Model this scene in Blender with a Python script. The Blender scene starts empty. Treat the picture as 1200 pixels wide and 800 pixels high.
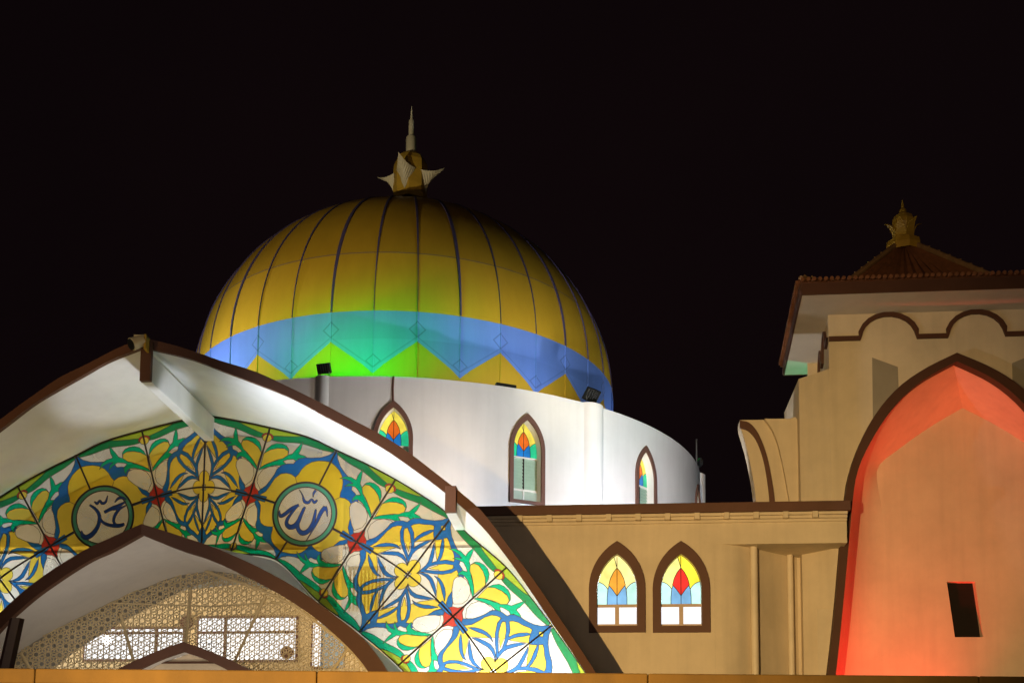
import bpy, bmesh, math, random
import numpy as np
from mathutils import Vector, Matrix
from mathutils.geometry import delaunay_2d_cdt, tessellate_polygon

random.seed(7)
SC = bpy.context.scene
COL = SC.collection

# ------------------------------------------------------------------ camera
F, YH, PT, RL = 1330.0, 958.0, 0.10, 0.008      # focal (px of a 1200 px wide frame), horizon, pitch, roll
CY = YH - F * math.tan(PT)
CAMZ = 1.6
cd = bpy.data.cameras.new('camera')
cam = bpy.data.objects.new('camera', cd)
COL.objects.link(cam)
cd.sensor_fit = 'HORIZONTAL'
cd.sensor_width = 36.0
cd.lens = F / 1200.0 * 36.0
cd.shift_y = (CY - 400.0) / 1200.0
cd.clip_start = 0.1
cd.clip_end = 3000
cam.location = (0, 0, CAMZ)
cam.matrix_world = (Matrix.Translation((0, 0, CAMZ)) @ Matrix.Rotation(math.pi / 2 + PT, 4, 'X')
                    @ Matrix.Rotation(RL, 4, 'Z'))
SC.camera = cam

# ------------------------------------------------------------------ night sky, exposure
W = bpy.data.worlds.new('World')
SC.world = W
W.use_nodes = True
nt = W.node_tree
bg = nt.nodes['Background']
tc = nt.nodes.new('ShaderNodeTexCoord')
nz = nt.nodes.new('ShaderNodeTexNoise'); nz.inputs['Scale'].default_value = 1.6; nz.inputs['Detail'].default_value = 5
cr = nt.nodes.new('ShaderNodeValToRGB')
cr.color_ramp.elements[0].position = 0.3; cr.color_ramp.elements[0].color = (0.0022, 0.0011, 0.0016, 1)
cr.color_ramp.elements[1].position = 0.75; cr.color_ramp.elements[1].color = (0.0045, 0.0022, 0.0026, 1)
nt.links.new(tc.outputs['Generated'], nz.inputs['Vector'])
nt.links.new(nz.outputs['Fac'], cr.inputs['Fac'])
nt.links.new(cr.outputs['Color'], bg.inputs['Color'])
bg.inputs['Strength'].default_value = 1.0
SC.view_settings.view_transform = 'Standard'
SC.view_settings.look = 'None'
SC.view_settings.exposure = 0.0
SC.view_settings.gamma = 1.0
SC.view_settings.use_curve_mapping = False
SC.cycles.use_denoising = True
SC.cycles.max_bounces = 6
SC.cycles.transparent_max_bounces = 24
SC.cycles.sample_clamp_indirect = 4.0

# ------------------------------------------------------------------ facade frame
YAW = math.radians(5.0)
CA, SA = math.cos(YAW), math.sin(YAW)


def L(u, w, z):
    """facade frame (along the facade, depth, height) -> world"""
    return Vector((u * CA + w * SA, -u * SA + w * CA, z))


def ray(px, py):
    x, y = px - 600.0, py - CY
    c, s = math.cos(-RL), math.sin(-RL)
    x, y = x * c - y * s, x * s + y * c
    X, Z = x / F, -y / F
    c, s = math.cos(PT), math.sin(PT)
    return X, c - Z * s, s + Z * c


def P(px, py, w, k=0.0, uc=0.0, side=1):
    """photo point on the facade plane at depth w (raked by k away from uc) -> (u, w, z)"""
    dx, dy, dz = ray(px, py)
    du, dw = dx * CA - dy * SA, dx * SA + dy * CA
    t = (w - k * side * uc) / (dw - k * side * du)
    return t * du, t * dw, t * dz + CAMZ


def PZ(px, py, w):
    u, _, z = P(px, py, w)
    return u, z


def P3(px, py, w):
    return L(*P(px, py, w))


# ------------------------------------------------------------------ lamps of the place and added fill lamps
def lamp(name, kind, loc, power, color, target=None, size=0.1, angle=60, blend=0.3, shape=None, size_y=None):
    d = bpy.data.lights.new(name, kind)
    d.energy = power
    d.color = color
    o = bpy.data.objects.new(name, d)
    COL.objects.link(o)
    o.location = loc
    if kind == 'AREA':
        d.size = size
        if size_y:
            d.shape = 'RECTANGLE'; d.size_y = size_y
    else:
        d.shadow_soft_size = size
    if kind == 'SPOT':
        d.spot_size = math.radians(angle); d.spot_blend = blend
    if target is not None:
        v = Vector(target) - Vector(loc)
        o.rotation_euler = v.to_track_quat('-Z', 'Y').to_euler()
    return o


SODIUM = (1.0, 0.66, 0.26)
WHITE = (0.90, 0.94, 1.0)
DX0, DY0, DR = -4.42, 45.0, 11.83          # axis of the drum, its radius
DRIM = 13.25 + CAMZ
# warm flood by the camera, low on the left, washing the wing and the tower
lamp('sodium_flood', 'SPOT', (-4.7, -2.0, 1.9), 27500, SODIUM, L(2.2, 27, 5.6), 0.06, 44, 1.0)
lamp('sodium_flood_side', 'SPOT', (-12.0, 3.0, 0.4), 6000, SODIUM, L(-16, 20.5, 8.0), 0.1, 50, 0.5)
lamp('sodium_street', 'AREA', (-2.0, 2.0, 5.2), 7, (1.0, 0.52, 0.10), (-1.5, 9.0, 2.6), 1.0)
lamp('ambient_fill', 'AREA', (-6.0, -6.0, 9.0), 620, (1.0, 0.82, 0.66), (-3.0, 24.0, 8.0), 4.0)  # added broad fill to lift the black shadows, not a street lamp
lamp('finial_fill', 'SPOT', (-20.0, 12.0, 4.0), 20000, (1.0, 0.90, 0.66), (DX0 + 0.5, DY0, 26.0), 0.1, 19, 0.9)  # added spot to brighten the finial and the dome's top
lamp('drum_warm_fill', 'SPOT', L(-3.4, 29.2, 8.6), 2400, (1.0, 0.80, 0.60), (DX0 - 3.5, 33.5, 12.8), 0.2, 120, 0.6)  # added warm fill for the left part of the drum
lamp('dome_fill', 'SPOT', (-25.0, 33.0, 4.0), 2300, (1.0, 0.88, 0.62), (DX0, DY0, 21.0), 0.1, 44, 0.6)  # added soft fill evening out the dome's gold
lamp('dome_fill_right', 'SPOT', L(1.6, 28.9, 8.8), 3600, (1.0, 0.90, 0.66), (DX0 + 3, DY0 - 2, 25.5), 0.6, 34, 1.0)  # added counterpart filling the dome from the right
# white flood of the canopy, then an added patch spot and added fills
lamp('canopy_flood', 'SPOT', L(-6.2, 20.0, 6.4), 900, WHITE, L(-4.3, 21.7, 9.4), 0.04, 112, 0.6)
lamp('canopy_patch_spot', 'SPOT', L(-6.2, 20.0, 6.4), 560, WHITE, P3(130, 436, 21.6), 0.08, 30, 0.55)  # added spot; its cone makes the lit patch on the left soffit
lamp('canopy_fill', 'SPOT', L(-7.6, 13.0, 2.95), 620, (1.0, 0.86, 0.70), L(-8.8, 21.0, 5.6), 0.3, 46, 0.7)  # added fill for the inner arch front and the glass
lamp('arch_fill', 'AREA', L(-8.8, 20.6, 3.0), 34, (1.0, 0.84, 0.66), L(-9.0, 22.9, 6.6), 0.8)  # added soft fill for the inner soffit and lattice
# white floods on the wing roof, washing the drum
lamp('drum_flood', 'SPOT', L(2.9, 28.6, 8.78), 2700, WHITE, L(-0.6, 35, 12.8), 0.12, 105, 0.5)
lamp('drum_flood_low', 'SPOT', L(1.6, 28.2, 8.78), 120, WHITE, L(0.4, 35, 12.5), 0.12, 110, 0.5)
lamp('drum_fill_right', 'SPOT', L(2.2, 30.6, 8.75), 1500, WHITE, (DX0 + 9.5, 39.5, 12.6), 0.12, 80, 0.7)  # added to whiten the drum's right end
# red lamp in the niche
lamp('niche_red', 'SPOT', L(7.3, 28.05, 1.2), 3300, (1.0, 0.035, 0.025), L(7.4, 28.3, 12.5), 0.1, 72, 1.0)
lamp('eave_fill', 'SPOT', L(2.0, 29.9, 8.8), 300, WHITE, L(4.95, 29.2, 13.8), 0.08, 36, 0.6)  # added spot that brightens the tower's left eave soffit

# ------------------------------------------------------------------ materials
MATS = {}


def mat(name, color, rough=0.7, var=0.12, scale=2.0, bump=0.0, bscale=60.0, metallic=0.0, spec=0.3, streak=0.0):
    if name in MATS:
        return MATS[name]
    m = bpy.data.materials.new(name)
    m.use_nodes = True
    n, l = m.node_tree.nodes, m.node_tree.links
    b = n['Principled BSDF']
    b.inputs['Roughness'].default_value = rough
    b.inputs['Metallic'].default_value = metallic
    b.inputs['Specular IOR Level'].default_value = spec
    tco = n.new('ShaderNodeTexCoord')
    no = n.new('ShaderNodeTexNoise')
    no.inputs['Scale'].default_value = scale
    no.inputs['Detail'].default_value = 8
    no.inputs['Roughness'].default_value = 0.65
    l.new(tco.outputs['Object'], no.inputs['Vector'])
    mr = n.new('ShaderNodeMapRange')
    mr.inputs['From Min'].default_value = 0.3; mr.inputs['From Max'].default_value = 0.7
    mr.inputs['To Min'].default_value = 1 - var; mr.inputs['To Max'].default_value = 1 + var * 0.5
    l.new(no.outputs['Fac'], mr.inputs['Value'])
    fac = mr.outputs['Result']
    if streak:
        mp = n.new('ShaderNodeMapping'); mp.inputs['Scale'].default_value = (2.6, 2.6, 0.16)
        l.new(tco.outputs['Object'], mp.inputs['Vector'])
        n2 = n.new('ShaderNodeTexNoise'); n2.inputs['Scale'].default_value = 1.7; n2.inputs['Detail'].default_value = 7
        l.new(mp.outputs['Vector'], n2.inputs['Vector'])
        m2 = n.new('ShaderNodeMapRange')
        m2.inputs['From Min'].default_value = 0.45; m2.inputs['From Max'].default_value = 0.75
        m2.inputs['To Min'].default_value = 1.0; m2.inputs['To Max'].default_value = 1 - streak
        l.new(n2.outputs['Fac'], m2.inputs['Value'])
        mu = n.new('ShaderNodeMath'); mu.operation = 'MULTIPLY'
        l.new(fac, mu.inputs[0]); l.new(m2.outputs['Result'], mu.inputs[1])
        fac = mu.outputs[0]
    mx = n.new('ShaderNodeVectorMath'); mx.operation = 'SCALE'
    mx.inputs[0].default_value = color
    l.new(fac, mx.inputs['Scale'])
    l.new(mx.outputs['Vector'], b.inputs['Base Color'])
    if bump:
        nb = n.new('ShaderNodeTexNoise'); nb.inputs['Scale'].default_value = bscale; nb.inputs['Detail'].default_value = 4
        l.new(tco.outputs['Object'], nb.inputs['Vector'])
        bp = n.new('ShaderNodeBump'); bp.inputs['Strength'].default_value = bump; bp.inputs['Distance'].default_value = 0.01
        l.new(nb.outputs['Fac'], bp.inputs['Height'])
        l.new(bp.outputs['Normal'], b.inputs['Normal'])
    MATS[name] = m
    return m


def glass_mat(name, color, see=0.5):
    """painted panel of stained glass: part see-through, part diffuse, a little glossy"""
    if name in MATS:
        return MATS[name]
    m = bpy.data.materials.new(name)
    m.use_nodes = True
    n, l = m.node_tree.nodes, m.node_tree.links
    b = n['Principled BSDF']
    b.inputs['Roughness'].default_value = 0.28
    b.inputs['Specular IOR Level'].default_value = 0.4
    tco = n.new('ShaderNodeTexCoord')
    no = n.new('ShaderNodeTexNoise'); no.inputs['Scale'].default_value = 1.3; no.inputs['Detail'].default_value = 6
    l.new(tco.outputs['Object'], no.inputs['Vector'])
    mr = n.new('ShaderNodeMapRange')
    mr.inputs['From Min'].default_value = 0.3; mr.inputs['From Max'].default_value = 0.7
    mr.inputs['To Min'].default_value = 0.84; mr.inputs['To Max'].default_value = 1.05
    l.new(no.outputs['Fac'], mr.inputs['Value'])
    mx = n.new('ShaderNodeVectorMath'); mx.operation = 'SCALE'
    mx.inputs[0].default_value = color
    l.new(mr.outputs['Result'], mx.inputs['Scale'])
    l.new(mx.outputs['Vector'], b.inputs['Base Color'])
    tr = n.new('ShaderNodeBsdfTransparent')
    t = [min(1.0, 1.15 * c ** 0.85) for c in color]
    tr.inputs['Color'].default_value = (*t, 1)
    ms = n.new('ShaderNodeMixShader'); ms.inputs['Fac'].default_value = see
    l.new(b.outputs['BSDF'], ms.inputs[1]); l.new(tr.outputs['BSDF'], ms.inputs[2])
    l.new(ms.outputs['Shader'], n['Material Output'].inputs['Surface'])
    MATS[name] = m
    return m


def lit(name, color, strength=1.0, var=0.25, scale=3.0):
    """lit pane: glass glowing with the room's light behind it"""
    if name in MATS:
        return MATS[name]
    m = bpy.data.materials.new(name)
    m.use_nodes = True
    n, l = m.node_tree.nodes, m.node_tree.links
    b = n['Principled BSDF']
    b.inputs['Base Color'].default_value = (*[c * 0.3 for c in color], 1)
    b.inputs['Roughness'].default_value = 0.2
    tco = n.new('ShaderNodeTexCoord')
    no = n.new('ShaderNodeTexNoise'); no.inputs['Scale'].default_value = scale; no.inputs['Detail'].default_value = 3
    l.new(tco.outputs['Object'], no.inputs['Vector'])
    mr = n.new('ShaderNodeMapRange')
    mr.inputs['From Min'].default_value = 0.3; mr.inputs['From Max'].default_value = 0.7
    mr.inputs['To Min'].default_value = 1 - var; mr.inputs['To Max'].default_value = 1 + var
    l.new(no.outputs['Fac'], mr.inputs['Value'])
    mu = n.new('ShaderNodeMath'); mu.operation = 'MULTIPLY'; mu.inputs[1].default_value = strength
    l.new(mr.outputs['Result'], mu.inputs[0])
    b.inputs['Emission Color'].default_value = (*color, 1)
    l.new(mu.outputs[0], b.inputs['Emission Strength'])
    MATS[name] = m
    return m


CREAM = mat('cream_stucco', (0.66, 0.55, 0.40), 0.85, 0.12, 0.9, 0.3, 70, streak=0.09)
WHITEW = mat('white_stucco', (0.74, 0.73, 0.74), 0.85, 0.08, 0.5, 0.15, 90, streak=0.05)
SOFFIT = mat('white_soffit', (0.74, 0.73, 0.73), 0.8, 0.06, 0.8, 0.12, 60, streak=0.05)
BROWN = mat('brown_trim', (0.115, 0.053, 0.035), 0.6, 0.15, 1.5, 0.1, 50)
BROWND = mat('dark_brown_trim', (0.085, 0.035, 0.02), 0.6, 0.15, 1.5, 0.1, 50)
MAUVE = mat('brown_window_frame', (0.15, 0.075, 0.058), 0.55, 0.12, 3)
OCHRE = mat('ochre_parapet', (0.10, 0.052, 0.007), 0.8, 0.25, 1.2, 0.3, 70, streak=0.2)
GOLDL = mat('gold_lattice', (0.72, 0.59, 0.36), 0.55, 0.12, 3)
DARK = mat('black_metal', (0.012, 0.012, 0.013), 0.45, 0.1, 5)
STEEL = mat('steel_bracket', (0.25, 0.25, 0.25), 0.4, 0.1, 5, metallic=0.8)
LEADC = mat('lead_bar', (0.022, 0.013, 0.010), 0.5, 0.1, 5)
LEADT = mat('lead_line', (0.05, 0.035, 0.025), 0.5, 0.1, 5)
TILE = mat('roof_tile', (0.20, 0.075, 0.03), 0.7, 0.35, 5, 0.4, 30)
FINGOLD = mat('gold_paint', (0.45, 0.27, 0.03), 0.45, 0.2, 2, metallic=0.0)
FINPALE = mat('pale_gold_paint', (0.60, 0.52, 0.34), 0.45, 0.15, 2)
TAN = mat('tan_plaster', (0.52, 0.38, 0.20), 0.8, 0.12, 0.8)
INWHITE = mat('inner_white_wall', (0.80, 0.80, 0.80), 0.8, 0.05, 0.8)
GREYBR = mat('grey_brown_post', (0.045, 0.022, 0.020), 0.5, 0.15, 3)
GREYST = mat('grey_extrados', (0.35, 0.34, 0.34), 0.8, 0.15, 1)
PVC = mat('sash_paint', (0.72, 0.74, 0.72), 0.4, 0.05, 3)
BLACKV = mat('dark_void', (0.010, 0.007, 0.005), 0.9, 0.1, 3)
GROUND = mat('asphalt', (0.05, 0.05, 0.05), 0.9, 0.3, 0.4, 0.4, 20)

# ------------------------------------------------------------------ mesh helpers


class MB:
    def __init__(self):
        self.v, self.f, self.mi, self.ms = [], [], [], []

    def m(self, material):
        if material not in self.ms:
            self.ms.append(material)
        return self.ms.index(material)

    def face(self, pts, material):
        i = len(self.v)
        self.v.extend(Vector(p) for p in pts)
        self.f.append(tuple(range(i, i + len(pts))))
        self.mi.append(self.m(material))

    def grid(self, rows, material, closed=False):
        """rows of points -> quads"""
        i0 = len(self.v)
        nc = len(rows[0])
        for r in rows:
            self.v.extend(Vector(p) for p in r)
        k = self.m(material)
        for a in range(len(rows) - 1):
            for b in range(nc if closed else nc - 1):
                b2 = (b + 1) % nc
                self.f.append((i0 + a * nc + b, i0 + a * nc + b2, i0 + (a + 1) * nc + b2, i0 + (a + 1) * nc + b))
                self.mi.append(k)

    def box(self, u0, u1, w0, w1, z0, z1, material):
        c = [L(u, w, z) for z in (z0, z1) for w in (w0, w1) for u in (u0, u1)]
        for q in ((0, 1, 3, 2), (4, 6, 7, 5), (0, 4, 5, 1), (2, 3, 7, 6), (0, 2, 6, 4), (1, 5, 7, 3)):
            self.face([c[i] for i in q], material)

    def prism(self, loops, w0, w1, material, wf=None, side_mat=None):
        """polygon (with holes) in the facade plane, extruded w0..w1; wf(u) adds a rake"""
        wf = wf or (lambda u: 0.0)
        if not isinstance(loops[0][0], (list, tuple)):
            loops = [loops]
        flat = [p for lp in loops for p in lp]
        tris = tessellate_polygon([[Vector((p[0], p[1], 0)) for p in lp] for lp in loops])
        for w in (w0, w1):
            for t in tris:
                self.face([L(flat[i][0], w + wf(flat[i][0]), flat[i][1]) for i in t], material)
        for lp in loops:
            n = len(lp)
            for i in range(n):
                a, b = lp[i], lp[(i + 1) % n]
                self.face([L(a[0], w0 + wf(a[0]), a[1]), L(b[0], w0 + wf(b[0]), b[1]),
                           L(b[0], w1 + wf(b[0]), b[1]), L(a[0], w1 + wf(a[0]), a[1])], side_mat or material)

    def tube(self, pts, r, material, n=10, cap=True):
        pts = [Vector(p) for p in pts]
        rs = r if isinstance(r, (list, tuple)) else [r] * len(pts)
        rows = []
        for i, p in enumerate(pts):
            t = (pts[min(i + 1, len(pts) - 1)] - pts[max(i - 1, 0)]).normalized()
            up = Vector((0, 0, 1)) if abs(t.z) < 0.9 else Vector((1, 0, 0))
            a = t.cross(up).normalized(); b = t.cross(a)
            rows.append([p + (a * math.cos(2 * math.pi * j / n) + b * math.sin(2 * math.pi * j / n)) * rs[i] for j in range(n)])
        self.grid(rows, material, True)
        if cap:
            self.face(rows[0][::-1], material); self.face(rows[-1], material)

    def lathe(self, c, prof, material, n=32):
        """prof: (radius, z)"""
        rows = [[Vector((c[0] + r * math.cos(2 * math.pi * j / n), c[1] + r * math.sin(2 * math.pi * j / n), z)) for j in range(n)] for r, z in prof]
        self.grid(rows, material, True)

    def obox(self, c, ax, ay, az, material):
        """oriented box: centre and three half-axis vectors"""
        c = Vector(c); ax, ay, az = Vector(ax), Vector(ay), Vector(az)
        k = [c + ax * i + ay * j + az * h for h in (-1, 1) for j in (-1, 1) for i in (-1, 1)]
        for q in ((0, 1, 3, 2), (4, 6, 7, 5), (0, 4, 5, 1), (2, 3, 7, 6), (0, 2, 6, 4), (1, 5, 7, 3)):
            self.face([k[i] for i in q], material)

    def build(self, name, parent=None, smooth=False, merge=True, bevel=0.0):
        me = bpy.data.meshes.new(name)
        org = Vector(parent['_org']) if parent is not None else Vector((0, 0, 0))
        me.from_pydata([v - org for v in self.v], [], self.f)
        for i, k in enumerate(self.mi):
            me.polygons[i].material_index = k
        for m in self.ms:
            me.materials.append(m)
        if merge:
            bm = bmesh.new(); bm.from_mesh(me)
            bmesh.ops.remove_doubles(bm, verts=bm.verts, dist=0.0004)
            bmesh.ops.recalc_face_normals(bm, faces=bm.faces)
            bm.to_mesh(me); bm.free()
        if smooth:
            for p in me.polygons:
                p.use_smooth = True
        o = bpy.data.objects.new(name, me)
        COL.objects.link(o)
        if parent is not None:
            o.parent = parent
            o['_org'] = parent['_org']
        if smooth:
            md = o.modifiers.new('split', 'EDGE_SPLIT'); md.split_angle = math.radians(35)
        if bevel:
            md = o.modifiers.new('bevel', 'BEVEL'); md.width = bevel; md.segments = 2; md.limit_method = 'ANGLE'
        return o


ROOTS = []


def thing(name, label, cat, loc, group=None):
    o = bpy.data.objects.new(name, None)
    COL.objects.link(o)
    o.location = loc
    o['_org'] = tuple(loc)
    o['label'] = label; o['category'] = cat
    if group:
        o['group'] = group
    o.empty_display_size = 0.3
    ROOTS.append(o)
    return o


def spline(pts, n=8):
    """Catmull-Rom through points"""
    pts = [np.array(p, float) for p in pts]
    out = []
    for i in range(len(pts) - 1):
        p0 = pts[i - 1] if i > 0 else 2 * pts[0] - pts[1]
        p1, p2 = pts[i], pts[i + 1]
        p3 = pts[i + 2] if i + 2 < len(pts) else 2 * pts[-1] - pts[-2]
        for j in range(n):
            t = j / n
            out.append(0.5 * (2 * p1 + (p2 - p0) * t + (2 * p0 - 5 * p1 + 4 * p2 - p3) * t * t + (3 * p1 - p0 - 3 * p2 + p3) * t ** 3))
    out.append(pts[-1])
    return [tuple(float(x) for x in p) for p in out]


def resample(pts, n):
    pts = np.array(pts, float)
    d = np.r_[0, np.cumsum(np.hypot(*(pts[1:] - pts[:-1])[:, :2].T))]
    t = np.linspace(0, d[-1], n)
    return [tuple(float(np.interp(x, d, pts[:, k])) for k in range(pts.shape[1])) for x in t]


def offset_line(pts, d):
    pts = np.array(pts, float)
    out = []
    for i in range(len(pts)):
        t = pts[min(i + 1, len(pts) - 1)] - pts[max(i - 1, 0)]
        t = t / (np.linalg.norm(t) + 1e-9)
        out.append((float(pts[i][0] - t[1] * d), float(pts[i][1] + t[0] * d)))
    return out


def cdt_layers(polys, eps=1e-5):
    """layered polygons (later ones on top) -> verts, triangles and the index of the top polygon of each (or -1)"""
    vs, es = [], []
    for pts in polys:
        i0 = len(vs)
        vs.extend(Vector(p) for p in pts)
        es.extend((i0 + i, i0 + (i + 1) % len(pts)) for i in range(len(pts)))
    rv, re, rf, ov, oe, of = delaunay_2d_cdt(vs, es, [], 0, eps, True)
    V = np.array([(v.x, v.y) for v in rv])
    T = np.array([list(f)[:3] for f in rf])
    C = V[T].mean(1)
    top = np.full(len(T), -1)
    hits = []
    for k, pts in enumerate(polys):
        q = np.array(pts, float)
        sel = np.where((C[:, 0] > q[:, 0].min()) & (C[:, 0] < q[:, 0].max()) & (C[:, 1] > q[:, 1].min()) & (C[:, 1] < q[:, 1].max()))[0]
        if not len(sel):
            hits.append(set()); continue
        c = C[sel]
        wn = np.zeros(len(sel), int)
        for i in range(len(q)):
            a, b = q[i], q[(i + 1) % len(q)]
            cr_ = (b[0] - a[0]) * (c[:, 1] - a[1]) - (b[1] - a[1]) * (c[:, 0] - a[0])
            wn += ((a[1] <= c[:, 1]) & (b[1] > c[:, 1]) & (cr_ > 0)).astype(int)
            wn -= ((a[1] > c[:, 1]) & (b[1] <= c[:, 1]) & (cr_ < 0)).astype(int)
        ins = sel[wn != 0]
        top[ins] = k
        hits.append(set(ins.tolist()))
    return rv, [tuple(t) for t in T.tolist()], top, hits


def partition(polys):
    """layered polygons -> one flat partition. polys: list of (points, key).
    returns {key: [triangle points]}, [edges between different keys]"""
    rv, rf, top, hits = cdt_layers([p[0] for p in polys])
    res = {}
    ed = {}
    for j, f in enumerate(rf):
        if j not in hits[0]:
            continue
        k = polys[top[j]][1]
        res.setdefault(k, []).append([(rv[i].x, rv[i].y) for i in f])
        for i in range(3):
            e = (f[i], f[(i + 1) % 3])
            ed.setdefault(e if e[0] < e[1] else (e[1], e[0]), []).append(k)
    lines = []
    for e, ks in ed.items():
        if len(ks) == 2 and ks[0] != ks[1]:
            a, b = rv[e[0]], rv[e[1]]
            lines.append(((a.x, a.y), (b.x, b.y)))
    return res, lines


# ------------------------------------------------------------------ ground
g = MB()
g.face([(-600, -300, 0), (600, -300, 0), (600, 900, 0), (-600, 900, 0)], GROUND)
go = g.build('ground'); go['kind'] = 'structure'

# ------------------------------------------------------------------ entrance canopy
UC = P(168, 400, 20)[0]                     # u of the canopy's axis
K = 0.355                                   # the gable is a prow: its face rakes back from the apex
WG = 23.4                                   # plane of the stained glass


def half(px_pts, w0):
    return [(P(x, y, w0, K, UC)[0] - UC, P(x, y, w0, K, UC)[2]) for x, y in px_pts]


def mirror(hp):
    """half profile (s,z) from apex down -> full (u,z) from left foot to right foot"""
    return [(UC - s, z) for s, z in hp[::-1]] + [(UC + s, z) for s, z in hp[1:]]


def rake(w0):
    return lambda u: w0 + K * abs(u - UC)


fo = half([(168, 395.5), (210, 406), (260, 423), (300, 435.5), (340, 454), (377.5, 472.5), (415, 492.5), (450, 511), (482.5, 532.5), (515, 557.5), (537.5, 575), (566, 600), (596, 640), (626, 680), (656, 724), (687, 770), (697, 786), (735, 848), (765, 905)], 20)
fi = half([(168, 406.5), (222.5, 420), (260, 434), (300, 449), (340, 465), (377.5, 485), (415, 505), (450, 525), (482.5, 547.5), (521, 576), (560, 611), (590, 647), (620, 689), (644, 725), (664, 754), (685, 786), (722, 848), (750, 905)], 20)
fo[0] = (0.0, fo[0][1]); fi[0] = (0.0, fi[0][1])
FO = resample(spline(fo, 6), 60)
FI = resample(spline(fi, 6), 60)
gl = [(P(x, y, WG)[0] - UC, P(x, y, WG)[2]) for x, y in [(240, 486), (251, 487.5), (280, 492.5), (315, 500), (360, 511), (395, 527), (430, 543), (464, 561), (492, 578), (520, 597), (551, 627), (593, 663), (620, 696), (647, 732), (668, 761), (685, 786), (716, 838), (750, 905)]]
gl[0] = (0.0, gl[0][1])
GL = resample(spline(gl, 6), 60)

canopy = thing('entrance_canopy', 'large pointed entrance canopy with brown edge, white soffit and floral stained glass gable', 'building', L(UC, 22, 0))
r20 = rake(20)


def arch_band(outer, inner, rk, thick, material, name, parent):
    mb = MB()
    o, i = mirror(outer), mirror(inner)
    rows = []
    rows.append([L(u, rk(u), z) for u, z in o])
    rows.append([L(u, rk(u), z) for u, z in i])
    rows.append([L(u, rk(u) + thick, z) for u, z in i])
    rows.append([L(u, rk(u) + thick, z) for u, z in o])
    rows.append([L(u, rk(u), z) for u, z in o])
    mb.grid(rows, material)
    return mb.build(name, parent)


arch_band(FO, FI, r20, 0.10, BROWN, 'fascia', canopy)
# vault: soffit from behind the fascia back to the glass
mb = MB()
A = mirror(FI); B = mirror(GL)
A2 = [(u, r20(u) + 0.10, z) for u, z in A]
rows = []
for t in np.linspace(0, 1, 7):
    rows.append([L(a[0] * (1 - t) + b[0] * t, a[1] * (1 - t) + (WG + 0.002) * t, a[2] * (1 - t) + b[1] * t) for a, b in zip(A2, B)])
mb.grid(rows, SOFFIT)
mb.build('vault_soffit', canopy, smooth=True)
# outer roof shell
mb = MB()
O = mirror(FO)
rows = [[L(u, r20(u) + 0.10, z) for u, z in O]]
for w in (25.0, 29.0):
    rows.append([L(u, max(w, r20(u) + 0.4), z - 0.02) for u, z in O])
mb.grid(rows, GREYST)
mb.build('roof_shell', canopy, smooth=True)

# ridge beam: brown end, white shaft
bw = 0.10
u_l, _, zb = P(165, 447.5, 20); u_r = P(177.5, 447.5, 20)[0]
zt = P(168, 401, 20)[2]
mb = MB()
mb.box(u_l, u_r, 19.93, 20.03, zb, zt, BROWN)
mb.build('beam_end', canopy, bevel=0.008)
mb = MB()
mb.box(u_l + 0.004, u_r - 0.004, 20.03, WG - 0.01, zb + 0.004, zt - 0.25, SOFFIT)
mb.build('ridge_beam', canopy, bevel=0.01)
# purlin beams on both slopes
for sgn in (1, -1):
    ua, wa, za = P(521, 599, 21.9); ub = P(534, 599, 21.9)[0]
    ztop = P(527, 574, 21.9)[2]
    sa, sb = ua - UC, ub - UC
    uu0, uu1 = sorted((UC + sgn * sa, UC + sgn * sb))
    w0 = 20 + K * sa - 0.03
    mb = MB()
    mb.box(uu0, uu1, w0, w0 + 0.12, za, ztop + 0.1, BROWN)
    mb.build('beam_end', canopy, bevel=0.008)
    mb = MB()
    mb.box(uu0 + 0.004, uu1 - 0.004, w0 + 0.12, WG - 0.01, za + 0.004, ztop + 0.12, SOFFIT)
    mb.build('purlin_beam', canopy, bevel=0.01)

# outline of the lattice screen that closes the inner arch
WL, KL = 24.05, -0.24
wl = lambda u: WL + KL * abs(u - UC)
PL = lambda x, y, d=0.0: P(x, y, WL + d, KL, UC, -1 if x < 232 else 1)
rimc = [PL(x, y, -0.05) for x, y in [(240, 668.5), (264, 677), (298, 688), (338, 706), (370, 728), (406, 756), (434, 787), (450, 806)]]
lat = [(max(0.0, UC - PL(x, y)[0]), PL(x, y)[2]) for x, y in [(231, 667), (209, 673), (183, 681.5), (138, 700), (96, 720), (55, 741), (26, 759), (0, 778), (-30, 803), (-60, 832), (-85, 870)]]
lat[0] = (0.0, lat[0][1])
LA = resample(spline(lat, 6), 50)

# ------------------------------------------------------------------ stained glass
GC = {
    'white': glass_mat('glass_white', (0.70, 0.71, 0.66), 0.70),
    'oval': glass_mat('glass_pale', (0.71, 0.72, 0.67), 0.70),
    'yellow': glass_mat('glass_yellow', (0.72, 0.58, 0.06), 0.60),
    'yellow two': glass_mat('glass_yellow_two', (0.70, 0.52, 0.03), 0.58),
    'blue': glass_mat('glass_blue', (0.014, 0.13, 0.43), 0.50),
    'green': glass_mat('glass_green', (0.0, 0.42, 0.20), 0.58),
    'dgreen': glass_mat('glass_dark_green', (0.01, 0.22, 0.07), 0.58),
    'lime': glass_mat('glass_lime', (0.33, 0.48, 0.03), 0.58),
    'red': glass_mat('glass_red', (0.45, 0.035, 0.025), 0.58),
    'ring': glass_mat('glass_ring_green', (0.06, 0.26, 0.16), 0.30),
    'ink': glass_mat('glass_ink_blue', (0.02, 0.06, 0.22), 0.15),
    'lead': LEADC,
}


def gp(x, y):
    u, w, z = P(x, y, WG)
    return (u - UC, z)


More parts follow.
